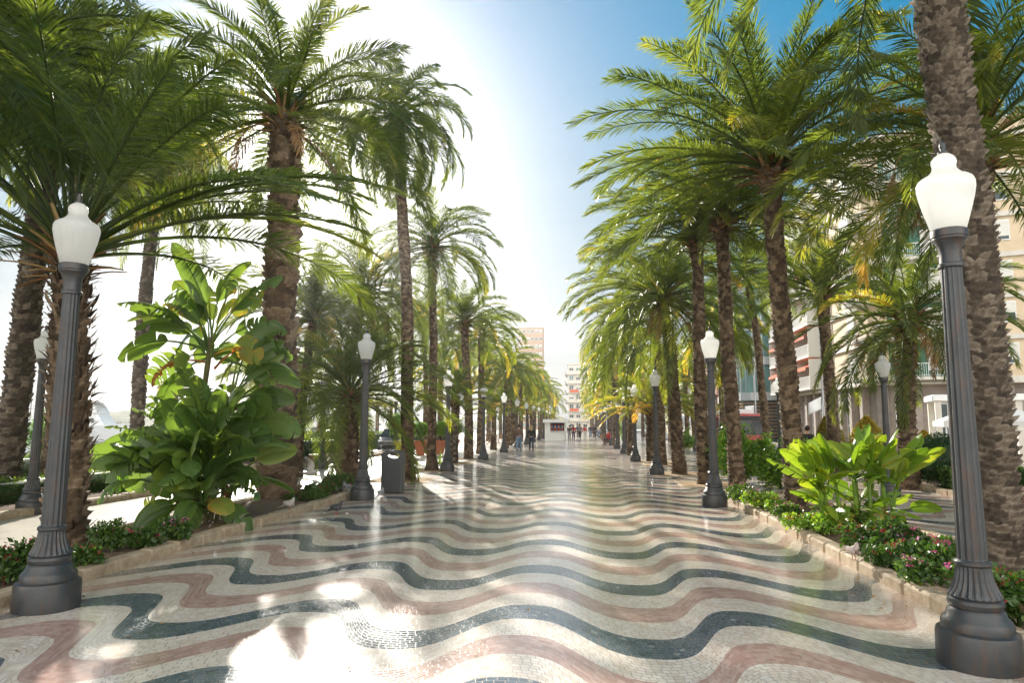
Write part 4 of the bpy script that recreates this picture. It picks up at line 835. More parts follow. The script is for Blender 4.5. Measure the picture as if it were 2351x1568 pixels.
# ------------------------------------------------------------------ people and birds
def skin(name, verts, edges, rad, mt, parent=None, sub=2, root=0):
    me = bpy.data.meshes.new(name); me.from_pydata([Vector(v) for v in verts], edges, []); o = bpy.data.objects.new(name, me); COL.objects.link(o)
    o.modifiers.new('s', 'SKIN')
    if not me.skin_vertices: me.skin_vertices.new()
    for i, sv in enumerate(me.skin_vertices[0].data):
        r = rad[i]; sv.radius = r if hasattr(r, '__len__') else (r, r); sv.use_root = i == root
    o.modifiers.new('d', 'SUBSURF').levels = sub; o.modifiers['d'].render_levels = sub
    dg = bpy.context.evaluated_depsgraph_get(); dg.update(); m2 = bpy.data.meshes.new_from_object(o.evaluated_get(dg)); m2.name = name
    bpy.data.objects.remove(o); m2.materials.clear(); m2.polygons.foreach_set('use_smooth', [True] * len(m2.polygons))
    return link(name, m2, M[mt], parent)
def person(label, x, y, rz, h=1.72, stride=.22, top='brownjacket', legs='denim', hair='hair', arm=.15, sit=False, group=None, longhair=False, long=.0):
    t = thing('person', label, 'person', (x, y, 0), rz, group); k = h / 1.75; s = stride
    hip, kn, an = .92, .5, .08
    if sit: hip = .5
    def leg(sd, f):
        if sit: return [(sd * .1, 0, hip), (sd * .12, -.42, hip + .02), (sd * .12, -.44, .09), (sd * .12, -.6, .04)]
        return [(sd * .09, 0, hip), (sd * .095, -f * .55, kn), (sd * .1, -f * .9 + (.12 if f < 0 else 0), an + (.03 if f < 0 else 0)), (sd * .11, -f * .9 - .15, .04)]
    LL, RL = leg(-1, s), leg(1, -s); z = hip - .92
    tor = [(0, 0, .97 + z), (0, .0, 1.2 + z), (0, .0, 1.42 + z), (0, -.01, 1.52 + z), (0, -.02, 1.6 + z), (0, -.015, 1.7 + z)]
    def armp(sd, f): return [(sd * .19, 0, 1.42 + z), (sd * .25, -f * .1 + .02, 1.14 + z), (sd * .24, -f * .5 - .1, .9 + z), (sd * .235, -f * .6 - .15, .8 + z)]
    LA, RA = armp(-1, -arm), armp(1, arm)
    V = tor + LL + RL + LA + RA; E = [(0, 1), (1, 2), (2, 3), (3, 4), (4, 5), (0, 6), (6, 7), (7, 8), (8, 9), (0, 10), (10, 11), (11, 12), (12, 13), (2, 14), (14, 15), (15, 16), (16, 17), (2, 18), (18, 19), (19, 20), (20, 21)]
    Rd = [(.13, .1), (.125, .095), (.14, .09), .055, (.075, .085), (.07, .08)] + [.08, .055, .04, .035] * 2 + [.05, .038, .03, .022] * 2
    sc = lambda P: [(a * k, b * k, c * k) for a, b, c in P]
    skin('body', sc(V), E, [(r[0] * k, r[1] * k) if hasattr(r, '__len__') else r * k for r in Rd], 'skin', t, 1)
    g = 1.22
    JV = [(0, 0, .95 + z - long), (0, 0, 1.2 + z), (0, 0, 1.43 + z), (0, 0, 1.5 + z)] + LA[:3] + RA[:3]
    skin('jacket', sc(JV), [(0, 1), (1, 2), (2, 3), (2, 4), (4, 5), (5, 6), (2, 7), (7, 8), (8, 9)], [(.17 * k, .13 * k), (.155 * k, .12 * k), (.165 * k, .115 * k), (.075 * k, .07 * k)] + [.075 * k, .06 * k, .05 * k] * 2, top, t, 1)
    skin('trousers', sc([(0, 0, .98 + z)] + LL[:3] + RL[:3]), [(0, 1), (1, 2), (2, 3), (0, 4), (4, 5), (5, 6)], [(.15 * k, .12 * k)] + [.1 * k, .075 * k, .06 * k] * 2, legs, t, 1)
    for P in (LL, RL): skin('shoe', sc([(P[2][0], P[2][1] + .03, P[2][2] - .02), (P[3][0], P[3][1] + .04, P[3][2]), P[3]]), [(0, 1), (1, 2)], [.05 * k, .045 * k, .035 * k], 'shoe', t, 1)
    hm = MB().ball((0, .015 * k, (1.695 + z) * k), (.095 * k, .115 * k, .1 * k), 14, 10)
    if longhair: hm.ball((0, .06 * k, (1.56 + z) * k), (.1 * k, .06 * k, .16 * k), 12, 8)
    hm.build('hair', M[hair], t, True)
    fm = MB().ball((0, -.095 * k, (1.655 + z) * k), (.014 * k, .022 * k, .022 * k), 8, 6); fm.build('nose', M['skin'], t, True)
    return t
wk = 'people strolling on the promenade'
person('walker in a brown jacket and light blue jeans by the left lamps', -4.15, 46.1, PI, 1.74, .24, 'brownjacket', 'denim', 'hair', .15, group=wk)
person('fair-haired walker in a black jacket and dark jeans right of the one in brown', -3.35, 46.4, PI + .1, 1.68, -.2, 'blackcloth', 'darkblue', 'fairhair', -.12, group=wk, longhair=True)
for i, (x, y, tp, lg, l, s) in enumerate([(-1.4, 78, 'blackcloth', 'greycloth', 'person in black right at the kiosk counter', .1), (-.95, 80, 'redcloth', 'darkblue', 'person in dark red beside the kiosk counter', -.1), (-.2, 84, 'greycloth', 'blackcloth', 'person in grey a step behind the kiosk queue', .2), (.35, 86, 'redcloth', 'whitecloth', 'person in a bright red top and pale trousers beyond the kiosk', .22),
        (1.1, 92, 'darkblue', 'denim', 'person in a dark blue jacket walking beyond the kiosk', -.2), (1.6, 88, 'blackcloth', 'blackcloth', 'person all in black right of the crowd by the kiosk', .18), (2.2, 95, 'whitecloth', 'denim', 'person in a white top far down the right side', .2), (-.5, 90, 'darkblue', 'blackcloth', 'person in navy at the back of the crowd by the kiosk', -.22)]):
    person(l, x, y, (0, PI, .4, PI, 0, PI, .2, PI)[i], 1.68 + .05 * (i % 3), s, tp, lg, ('hair', 'fairhair')[i % 3 == 1], .12, group=wk)
person('person in a blue denim jacket half hidden behind the right flower-bed palm', 9.05, 32.2, PI, 1.74, .2, 'denim', 'darkblue', 'hair', .2, group=wk)
person('person in a long black coat just right of the flower-bed palm', 8.05, 26.0, PI, 1.76, .15, 'blackcloth', 'blackcloth', 'hair', .1, group=wk, long=.25)
person('person seated in dark clothes on a chair beside the right lamps', 2.35, 62.3, -.9, 1.74, 0, 'redcloth', 'blackcloth', 'hair', .2, sit=True, group=wk)
def bird(label, loc, rz, mt, pitch=0., sc=1., fly=False, wing=(70, 40)):
    t = thing('pigeon', label, 'pigeon', loc, rz, 'pigeons'); t.scale = (sc,) * 3
    if fly: V = [(0, .16, .0), (0, .07, 0), (0, -.02, 0), (0, -.09, .02), (0, -.145, .05), (0, -.17, .055)]
    else: V = [(0, .17, .085), (0, .08, .125), (0, -.01, .15), (0, -.075, .195), (0, -.095, .255), (0, -.11, .27)]
    skin('body', V, [(0, 1), (1, 2), (2, 3), (3, 4), (4, 5)], [(.02, .012), (.045, .038), (.06, .058), (.045, .045), (.026, .028), (.02, .02)], mt, t, 2, 2)
    h = V[5]; b = MB().lathe([(.008, 0), (.006, .012), (.001, .03)], 8).build('beak', M['dark'], t); b.location = (0, h[1] - .014, h[2]); b.rotation_euler = (R(100), 0, 0)
    m = MB()
    for s in (-1, 1): m.ball((s * .018, h[1] + .004, h[2] + .006), .005, 6, 4)
    m.build('eyes', M['dark'], t)
    a = (0, .24, .03) if fly else (0, .27, .06); b0 = V[0]
    MB().add([(-.02, b0[1] - .03, b0[2] + .006), (.02, b0[1] - .03, b0[2] + .006), (.045 if fly else .028, a[1], a[2]), (-.045 if fly else -.028, a[1], a[2]), (-.02, b0[1] - .03, b0[2] - .006), (.02, b0[1] - .03, b0[2] - .006), (.04 if fly else .026, a[1], a[2] - .006), (-.04 if fly else -.026, a[1], a[2] - .006)], [(0, 1, 2, 3), (7, 6, 5, 4), (0, 4, 5, 1), (1, 5, 6, 2), (2, 6, 7, 3), (3, 7, 4, 0)]).build('tail', M[mt], t)
    for s in (-1, 1):
        if fly:
            e = R(wing[0 if s < 0 else 1]); S = Soup(); vs = []
            for i in range(8):
                f = i / 7; x = .04 + .3 * f; lead = -.05 - .05 * math.sin(PI * f) + .13 * f * f; ch_ = .15 * (1 - .75 * f ** 1.6); up = .05 * math.sin(PI * f)
                for c2 in (0, .5, 1):
                    jag = .02 * (i % 2) if c2 == 1 else 0
                    vs.append((s * (x * math.cos(e) - up * math.sin(e)), lead + ch_ * c2 + jag, x * math.sin(e) + up * math.cos(e) + .012 * (1 - abs(2 * c2 - 1))))
            fs = [(i * 3 + j, i * 3 + j + 1, i * 3 + j + 4, i * 3 + j + 3) for i in range(7) for j in range(2)]; mm = MB().add(vs, fs).mesh('wing', True); o = link('wing', mm, M[mt], t); sm = o.modifiers.new('t', 'SOLIDIFY'); sm.thickness = .006
        else:
            o = MB().ball((s * .046, .05, .135), (.018, .115, .05), 10, 8).build('wing', M['feather_dark' if mt == 'feather_dark' else mt], t, True); o.rotation_euler = (R(14), 0, 0)
            lg = MB().tube([(s * .022, .01, .11), (s * .022, .005, .05), (s * .022, -.005, .008)], .0055, 6)
            for q in (-30, 0, 30, 180): lg.tube([(s * .022, -.005, .006), (s * .022 + .035 * math.sin(R(q)), -.005 - .035 * math.cos(R(q)), .005)], .004, 5)
            lg.build('leg', M['birdfoot'], t)
    return t
c = G(772, 1183); bird('dark grey pigeon standing on the mosaic in front of the left kerb', (c[0], c[1], 0), R(95), 'feather_dark')
c = G(875, 1144); bird('pied grey and white pigeon facing away beside the litter bin', (c[0], c[1], 0), R(170), 'feather_pied', sc=.9)
c = G(664, 1168, .15); bird('pale pied pigeon on the soil of the left bed', (c[0], c[1], .11), R(80), 'feather_white', sc=.95)
c = G(803, 1132, .1); bird('grey pigeon half hidden behind the lamp by the bin', (c[0] - .1, c[1], .11), R(-20), 'feather_pied')
c = G(1961, 1288, .17); bird('beige dove standing on the right kerb facing the viewer', (c[0], c[1], .175), R(12), 'dove', sc=.82)
bird('white pigeon flying with raised wings over the left flowers', (-6.45, 16.2, .62), R(115), 'feather_white', fly=True, wing=(78, 60), sc=1.15)
bird('slate pigeon gliding in front of the pink bench, white wing', (-7.3, 21.2, 1.0), R(-75), 'feather_pied', fly=True, wing=(-35, 10), sc=1.15)

# fallen leaflets and grit
rng = np.random.default_rng(77); S = Soup(); n = 420; P = np.zeros((n, 3)); k = rng.random(n)
P[:, 1] = 3.5 + 22 * rng.random(n) ** 1.5; P[:, 0] = np.where(k < .4, -5.5 + np.abs(rng.normal(0, .35, n)), np.where(k < .8, 3.32 - np.abs(rng.normal(0, .35, n)), -5.4 + 8.6 * rng.random(n))); P[:, 2] = .006 + .006 * rng.random(n)
D = np.tile([0, 0, 1.], (n, 1)); leafy(S, P, D, .045, rng, .8, .2, .15); S.V[-1][:, 2] = np.clip(S.V[-1][:, 2], .003, .03)
tag(link('leaf_litter', S.mesh('leaf_litter'), M['fibre']), 'scattered dry leaflets on the mosaic along the kerbs', 'litter', kind='stuff')
# ------------------------------------------------------------------ buildings
def at(px, py, d): return CAM + ray(px, py) * d
def offs(pts, d):
    out = []
    for i, p in enumerate(pts):
        ns = []
        for a, b in ((i - 1, i), (i, i + 1)):
            if a >= 0 and b < len(pts):
                dx, dy = pts[b][0] - pts[a][0], pts[b][1] - pts[a][1]; l = math.hypot(dx, dy); ns.append((dy / l, -dx / l))
        nx, ny = sum(n[0] for n in ns) / len(ns), sum(n[1] for n in ns) / len(ns); k = d / max(.3, nx * nx + ny * ny); out.append((p[0] + nx * k, p[1] + ny * k))
    return out
def band(mb, pts, d0, d1, z0, z1):
    a, b = offs(pts, d0), offs(pts, d1); n = len(pts)
    vs = [(*p, z0) for p in a] + [(*p, z0) for p in b] + [(*p, z1) for p in b] + [(*p, z1) for p in a]; fs = []
    for i in range(n - 1):
        for k in range(4): fs.append((k * n + i, k * n + i + 1, ((k + 1) % 4) * n + i + 1, ((k + 1) % 4) * n + i))
    fs += [(0, n, 2 * n, 3 * n), (4 * n - 1, 3 * n - 1, 2 * n - 1, n - 1)]
    return mb.add(vs, fs)
def sub(pts, s0, s1):
    out, acc = [], 0
    for (a, b) in zip(pts[:-1], pts[1:]):
        l = math.hypot(b[0] - a[0], b[1] - a[1])
        for s in ([s0] if acc <= s0 < acc + l else []): out.append((a[0] + (b[0] - a[0]) * (s - acc) / l, a[1] + (b[1] - a[1]) * (s - acc) / l))
        if s0 < acc + l < s1: out.append(b)
        if acc < s1 <= acc + l: out.append((a[0] + (b[0] - a[0]) * (s1 - acc) / l, a[1] + (b[1] - a[1]) * (s1 - acc) / l))
        acc += l
    return out
def on(pts, s):
    acc = 0
    for a, b in zip(pts[:-1], pts[1:]):
        l = math.hypot(b[0] - a[0], b[1] - a[1])
        if s <= acc + l + 1e-6:
            t = (s - acc) / l; return a[0] + (b[0] - a[0]) * t, a[1] + (b[1] - a[1]) * t, math.atan2(b[1] - a[1], b[0] - a[0])
        acc += l
    return pts[-1][0], pts[-1][1], math.atan2(b[1] - a[1], b[0] - a[0])
def window(par, pts, s, z, w, h, frame='white', pane='pane', shut=0., d=.03, div=2, cross=()):
    """a frame with bars, its pane a sub-part, a roller shutter let down over part of it"""
    x, y, a = on(pts, s); nx, ny = math.sin(a), -math.cos(a); P = lambda u, o, zz: (x + math.cos(a) * u + nx * o, y + math.sin(a) * u + ny * o, z + zz); b = MB(); f = .07
    b.box(P(0, d, f / 2), (w, .1, f), a); b.box(P(0, d, h - f / 2), (w, .1, f), a)
    for sg in (-1, 1): b.box(P(sg * (w / 2 - f / 2), d, h / 2), (f, .1, h - 2 * f), a)
    for k in range(1, div): b.box(P(-w / 2 + w * k / div, d, h / 2), (.06, .08, h - 2 * f), a)
    for c in cross: b.box(P(0, d + .004, h * c), (w - 2 * f, .07, .08), a)
    fr = b.build('window', M[frame], par); MB().box(P(0, d - .015, h / 2), (w - 2 * f, .03, h - 2 * f), a).build('pane', M[pane], fr)
    if shut: MB().box(P(0, d + .05, h - h * shut / 2 - f * .5), (w - f, .05, h * shut - f), a).build('shutter', M['shutter'], fr)
    return fr
def railing(mb, pts, d, z, h=.95, step=.13):
    band(mb, pts, d - .025, d + .025, z + h - .05, z + h); band(mb, pts, d - .02, d + .02, z + .08, z + .11)
    L = sum(math.hypot(b[0] - a[0], b[1] - a[1]) for a, b in zip(pts[:-1], pts[1:])); q = offs(pts, d); L2 = sum(math.hypot(b[0] - a[0], b[1] - a[1]) for a, b in zip(q[:-1], q[1:])); n = int(L2 / step)
    for i in range(n + 1):
        x, y, a = on(q, L2 * i / n - (1e-4 if i == n else 0)); mb.box((x, y, z + h / 2), (.022, .022, h - .06), a)
FP = [(21.6, 78), (21.2, 58), (21.2, 54.6), (21.32, 53.6), (21.65, 52.8), (22.2, 52.2), (26.4, 50.65), (46, 43.5)]
fl = lambda k: 5.2 + 2.85 * k
B = thing('apartment_building', 'cream apartment building with rounded corner balconies, orange awnings and green tiled walls', 'building', (0, 0, 0))
back = [(60, 62), (42, 84)]
MB().prism(list(reversed(FP + back)), 4.7, fl(6) + .9).build('wall', M['cream'], B)
MB().prism(list(reversed(offs(FP, -.5) + back)), -.3, 4.7).build('ground_floor_wall', M['greystone'], B)
b = MB()
for k in range(7): band(b, FP, .003, .22, fl(k) - .35, fl(k) - .02)
band(b, FP, .003, .45, 4.72, 4.84); b.build('floor_bands', M['palewall'], B)
for s in [1.5, 4, 6.5, 9, 11.5, 14, 16.3, 18.4, 20.6, 22.8, 25.2, 27.6, 30, 33, 36, 40, 44]:
    x, y, a = on(FP, s); MB().box((x + math.sin(a) * -.2, y + math.cos(a) * .2, 2.2), (.55, .55, 4.9), a).build('pilaster', M['greystone'], B)
FPi = offs(FP, -.5)
for s in [2.75, 5.25, 7.75, 10.2, 12.7, 15.1, 17.3, 19.45]: window(B, FPi, s, .55, 1.5, 3.5, div=3, cross=(.36, .68), d=.12)
for s in [26.4, 28.8, 31.5]: window(B, FPi, s, .4, 1.6, 3.0, div=2, cross=(.45,), d=.12)
for s in [34.5, 38, 42]: window(B, FPi, s, .5, 2.2, 2.6, div=2, d=.12)
for k in range(6):
    z = fl(k)
    for s in (2.2, 5.6, 9., 12.4): window(B, FP, s, z + .1, 1.9, 2.15, shut=.25 * ((k + int(s)) % 3))
    window(B, FP, 16.4, z + .75, 1.5, 1.45, shut=.55); window(B, FP, 21.6, z + .7, 1.45, 1.5, shut=.9 if k % 2 == 0 else .6)
    # left wing and corner balconies
    for s0, s1, dd in ((.6, 14.6, 1.25), (23.3, 30.4, 1.25)):
        P = sub(FP, s0, s1); m = MB(); band(m, P, .24, dd, z - .22, z); bal = m.build('balcony', M['palewall'], B)
        m = MB(); railing(m, P, dd - .06, z); m.build('railing', M['white'], bal)
        if s0 < 1:
            for s in (.7, 5.2, 9.8, 14.5):
                x, y, a = on(FP, s); MB().box((x + math.sin(a) * .64, y - math.cos(a) * .64, z + 1.24), (.06, 1.18, 2.46), a).build('partition', M['shutter'], bal)
    P = sub(FP, 26., 30.3); m = MB(); band(m, P, .004, .03, z + .02, z + 2.45); m.build('green_tiles', M['greenwall'], B)
    window(B, FP, 26.9, z + .05, 1.1, 2.2, pane='green_glass', shut=.45, d=.08); window(B, FP, 29.2, z + .5, 1.6, 1.6, shut=.95, d=.08)
    for s in (33., 36.6, 40.2): window(B, FP, s, z + .8, 1.5, 1.45, shut=(.8, .55, .95)[(k + int(s)) % 3])
for k, s, w in ((1, 3., 4.2), (1, 7.5, 4.2), (1, 12., 4.2), (0, 3., 4.2), (0, 7.6, 4.2), (0, 12.1, 4.2), (2, 7.5, 4.), (3, 12., 4.2)):
    x, y, a = on(FP, s); nx, ny = math.sin(a), -math.cos(a); z = fl(k) + 2.35; vs = []
    for dz in (0, -.03):
        for u in (-w / 2, w / 2):
            for o, zz in ((.05, 0), (1.45, -.62), (1.46, -.84)): vs.append((x + math.cos(a) * u + nx * o, y + math.sin(a) * u + ny * o, z + zz + dz))
    MB().add(vs, [(0, 3, 4, 1), (1, 4, 5, 2), (6, 7, 10, 9), (7, 8, 11, 10), (0, 1, 7, 6), (1, 2, 8, 7), (3, 9, 10, 4), (4, 10, 11, 5)]).build('awning', M['orange'], B)
MB().prism(list(reversed(offs(FP, .3) + back)), fl(6) + .9, fl(6) + 1.1).build('roof', M['palewall'], B)

t = thing('office_building', 'glass-fronted corner building with silver bands and timber louvres behind the bus', 'building', (0, 0, 0))
FG = [(18.6, 96), (18.4, 84), (18.6, 82.4), (19.3, 81.2), (20.6, 80.5), (30, 79.6)]; bk = [(40, 90), (32, 97)]
MB().prism(list(reversed(offs(FG, -.15) + bk)), -.2, 16.5).build('core', M['palewall'], t)
for k in range(3):
    z = 4.6 + 4. * k; m = MB(); band(m, FG, -.1, .04, z + .9, z + 4.); m.build('glass_wall', M['green_glass'], t)
    m = MB(); band(m, FG, -.1, .35, z, z + .9); m.build('cladding_band', M['panel'], t)
    m = MB()
    for i in range(24): x, y, a = on(FG, .4 + i * 1.06); m.box((x + math.sin(a) * .07, y - math.cos(a) * .07, z + 2.45), (.07, .1, 3.06), a)
    m.build('mullions', M['panel'], t)
m = MB(); band(m, FG, -.1, .02, 0, 4.5); m.build('ground_glass', M['pane'], t)
m = MB()
for i in range(11): band(m, FG, .1, .22, .5 + i * .37, .62 + i * .37)
m.build('louvres', M['slat'], t)
def block(label, x0, x1, y0, y1, h, wallm, ns, floors, col=None, name='apartment_building', rail=True, wz=1.4, seed=0, ww=1.3):
    t = thing(name, label, 'building', (0, 0, 0)); MB().box(((x0 + x1) / 2, (y0 + y1) / 2, h / 2 - .2), (x1 - x0, y1 - y0, h + .4)).build('wall', M[wallm], t)
    MB().box(((x0 + x1) / 2, (y0 + y1) / 2, h + .2), (x1 - x0 + .5, y1 - y0 + .5, .4)).build('roof', M['palewall'], t); rg = random.Random(seed)
    sides = [[(x0, y1), (x0, y0)], [(x0, y0), (x1, y0)]]; fh = h / floors
    for P, n in zip(sides, ns):
        L = math.hypot(P[1][0] - P[0][0], P[1][1] - P[0][1])
        for k in range(floors):
            for i in range(n): window(t, P, L * (i + .5) / n, k * fh + .9, min(ww, L / n * .75), wz, pane='pane' if rg.random() < .7 else 'green_glass', shut=rg.choice((0, 0, .3, .6)))
            if rail and k:
                m = MB(); band(m, P, .01, .9, k * fh - .1, k * fh + .08); bl = m.build('balcony', M[col or 'palewall'], t); m = MB(); band(m, P, .84, .89, k * fh + .08, k * fh + .95); m.build('parapet', M[col or 'palewall'], bl)
    return t
block('brown brick apartment block left of the glass corner building', 18.8, 32, 99, 112, 15, 'brick', (4, 4), 5, 'brick', seed=1)
block('pale apartment block beyond the brown brick one on the right', 19, 34, 115, 140, 17, 'palewall', (6, 4), 6, seed=2)
block('cream block at the far end of the right street front', 19.5, 34, 144, 180, 14, 'cream', (7, 4), 5, seed=3)
p = at(1222, 975, 250)
T = block('tan brick tower with small blue windows far beyond the left palms', p[0] - 5.2, p[0] + 3.8, p[1], p[1] + 9, 37, 'tan', (4, 6), 13, rail=False, name='tower_block', wz=1.3, seed=4, ww=.95)
block('white high block with glazed balconies and red panels at the end of the avenue', -4.0, 4, 206, 220, 19.4, 'palewall', (3, 4), 7, name='tower_block', seed=5, rail=True)
T2 = [o for o in bpy.data.objects if o.get('label', '').startswith('white high block')][0]
for k in (2, 4): MB().box((-2.2, 205.0, k * 2.77 + .5), (2.6, .04, .8)).build('red_panel', M['orange'], T2)
block('low white building across the harbour seen between the fan palms', -86, -60, 286, 298, 12, 'white', (3, 8), 3, rail=False, name='harbour_building', seed=6)
# ------------------------------------------------------------------ kiosk
t = thing('kiosk', 'white sales kiosk with flat roof and open hatch full of goods down the promenade', 'kiosk', (-3.0, 79.7, 0))
b = MB(); b.box((-.85, 0, 1.0), (.62, 2.2, 2.0)); b.box((.3, -1.04, .5), (1.68, .12, 1.0)); b.box((.3, 1.04, 1.), (1.68, .12, 2.0)); b.box((1.08, 0, 1.), (.12, 1.95, 2.)); b.build('cabin', M['white'], t)
MB().cbox((.15, -.1, 2.17), (3.0, 2.9, .36), .03).build('roof', M['white'], t); MB().box((.3, -1.1, 1.04), (1.72, .4, .05)).build('counter', M['white'], t)
cols = ['redcloth', 'blue', 'orange', 'darkblue', 'whitecloth', 'greycloth', 'gold']
for r_ in range(4):
    for k in range(7): MB().cbox((-.4 + k * .2, -.75 + r_ * .1, 1.12 + r_ * .2), (.17, .06, .17), .01).build('goods', M[cols[(k * 3 + r_ * 2) % 6]], t)
MB().box((.3, .6, 1.5), (1.6, .05, .95)).build('back_panel', M['dark'], t)
for k in range(4): MB().box((1.5 + .0 * k, -.9 + k * .42, 1.95), (.9, .4, .03), 0, 0, R(14)).build('awning_stripe', M[['busred', 'bush', 'white', 'busred'][k]] if k != 1 else M['greenwall'], t)
# ------------------------------------------------------------------ bus
t = thing('bus', 'red city bus with a dark windscreen standing on the road at the right', 'bus', (11.6, 50, -.0)); W, L = 1.26, 11.5
def shell(mb, z0, z1, inset=0., y0=0., y1=L, r=.28):
    mb.prism([(x, y + L / 2 * 0 + (y1 + y0) / 2) for x, y in rr_poly(W - inset, (y1 - y0) / 2, r)], z0, z1)
b = MB(); shell(b, .28, 1.12); b.build('lower_body', M['busred'], t); b = MB(); shell(b, 1.12, 2.35, .03, .06, L - .06); b.build('glazing', M['tint'], t)
b = MB(); shell(b, 2.35, 2.6, .0); b.build('roof', M['busred'], t); b = MB(); b.cbox((0, 4.5, 2.78), (1.7, 5, .34), .1); b.build('roof_unit', M['white'], t)
b = MB()
for s in (-1, 1): b.box((s * 1.2, -.0, 1.74), (.13, .1, 1.26), 0, R(-2)); b.box((s * 1.24, 1.6, 1.74), (.05, .12, 1.23)); b.box((s * 1.24, 5, 1.74), (.05, .1, 1.23)); b.box((s * 1.24, 8.2, 1.74), (.05, .1, 1.23))
b.build('pillars', M['busred'], t)
MB().cbox((0, -.012, 2.28), (2.0, .06, .3), .02).build('destination_display', M['dark'], t)
for s in (-1, 1):
    m = MB().tube([(s * 1.2, -.05, 2.3), (s * 1.38, -.3, 2.25), (s * 1.38, -.32, 1.95)], .03, 6).cbox((s * 1.38, -.33, 1.72), (.2, .1, .42), .03); m.build('mirror', M['dark'], t)
    MB().cbox((s * .95, -.02, .62), (.36, .06, .2), .02).build('headlight', M['white'], t)
    for y in (2.4, 8.8):
        w_ = MB().lathe([(.3, -.13), (.47, -.13), (.49, -.1), (.49, .1), (.47, .13), (.3, .13)], 20).build('wheel', M['dark'], t, True); w_.rotation_euler = (0, PI / 2, 0); w_.location = (s * 1.12, y, .49)
MB().cbox((0, -.03, .38), (2.3, .08, .22), .03).build('bumper', M['dark'], t)
# ------------------------------------------------------------------ parked car on the left
t = thing('parked_car', 'dark car parked by the pots on the left, sun glinting on it', 'car', (-13.0, 47.5, 0), R(8))
b = MB(); sec = [(-2.05, .35, .62, .72), (-1.9, .3, .8, .82), (-.9, .28, .92, .88), (.2, .28, .93, .88), (1.6, .28, .95, .88), (2.05, .34, .85, .78)]; vs, fs = [], []
for (y, z0, z1, hx) in sec: vs += [(-hx * .96, y, z0), (hx * .96, y, z0), (hx, y, (z0 + z1) / 2), (hx * .9, y, z1), (-hx * .9, y, z1), (-hx, y, (z0 + z1) / 2)]
for i in range(5): fs += [(i * 6 + k, i * 6 + (k + 1) % 6, i * 6 + 6 + (k + 1) % 6, i * 6 + 6 + k) for k in range(6)]
b.add(vs, fs + [(5, 4, 3, 2, 1, 0), tuple(range(30, 36))]); carp = simple('black car paint', (.012, .013, .016), .15, coat=.8); b.build('body', carp, t, True)
b = MB(); vs = []
for (y, z, hx) in ((-1.0, .92, .78), (-.35, 1.42, .62), (.9, 1.46, .62), (1.75, .95, .76)): vs += [(-hx, y, z), (hx, y, z)]
b.add(vs + [(-.78, 1.6, .9), (.78, 1.6, .9)], [(0, 1, 3, 2), (2, 3, 5, 4), (4, 5, 7, 6), (0, 2, 4, 6), (1, 7, 5, 3)]); b.build('cabin', M['tint'], t)
for s in (-1, 1):
    MB().ball((s * .62, -1.96, .66), (.17, .07, .08), 10, 8).build('headlight', M['white'], t, True)
    for y in (-1.3, 1.3):
        w_ = MB().lathe([(.2, -.1), (.31, -.1), (.33, -.07), (.33, .07), (.31, .1), (.2, .1)], 18).build('wheel', M['dark'], t, True); w_.rotation_euler = (0, PI / 2, 0); w_.location = (s * .8, y, .33)
# ------------------------------------------------------------------ café canopies, banners, sign
def canopy(label, c, sx, sy, eave, ridge, val=.28, mt='canvas'):
    t = thing('cafe_canopy', label, 'canopy', c, R(-18), 'café canopies'); m = MB(); x, y = sx / 2, sy / 2; a, b_ = eave, ridge
    tp = [(-x, -y, a), (x, -y, a), (x, y, a), (-x, y, a), (-x * .35, 0, b_), (x * .35, 0, b_)]; lo_ = [(p[0], p[1], p[2] - .03) for p in tp]
    m.add(tp + lo_, [(0, 1, 5, 4), (1, 2, 5), (2, 3, 4, 5), (3, 0, 4), (7, 6, 10, 11), (8, 7, 11), (9, 8, 11, 10), (6, 9, 10)])
    for (px, py), (dx, dy) in (((0, -y), (sx, .02)), ((0, y), (sx, .02)), ((-x, 0), (.02, sy)), ((x, 0), (.02, sy))): m.box((px, py, a - val / 2), (dx + .02, dy + .02, val))
    m.build('cloth', M[mt], t)
    for px in (-x + .1, x - .1):
        for py in (-y + .1, y - .1): MB().tube([(px, py, 0), (px, py, a)], .035, 8).build('post', M['white'], t)
    return t
canopy('white hipped parasol canopy behind the round bush on the right', (20.6, 37.5, 0), 4.6, 3.6, 2.05, 2.75); canopy('large grey-white café canopy at the right edge', (20.8, 27.5, 0), 5.6, 5.0, 2.05, 3.6, .3)
canopy('white parasol canopy far along the right street, left of the trunks', (13.5, 74, 0), 4.5, 4, 2.3, 3.0); canopy('white parasol canopy beyond the small thin palm', (12.6, 84, 0), 4, 4, 2.2, 2.9)
t = thing('cafe_pergola', 'flat white café roof on posts under the balcony building', 'pergola', (22.4, 42.5, 0), R(-18)); MB().cbox((0, 0, 3.4), (4.4, 3.4, .34), .06).build('roof', M['white'], t)
for px in (-1.9, 1.9):
    for py in (-1.4, 1.4): MB().box((px, py, 1.62), (.3, .3, 3.23)).build('post', M['palewall'], t)
def globe_lantern(label, x, y):
    t = thing('globe_lantern', label, 'lantern', (x, y, 0), 0, 'small globe lanterns at the café'); MB().lathe([(.09, 0), (.09, .2), (.045, .3), (.04, 2.3), (.08, 2.34), (.08, 2.4)], 12).build('post', M['iron'], t, True); MB().ball((0, 0, 2.6), (.24, .24, .23), 16, 10).build('globe', M['globe'], t, True)
globe_lantern('small globe lantern under the flat white café roof', 21.0, 39.9); globe_lantern('small globe lantern between the café canopies', 19.6, 34.6)
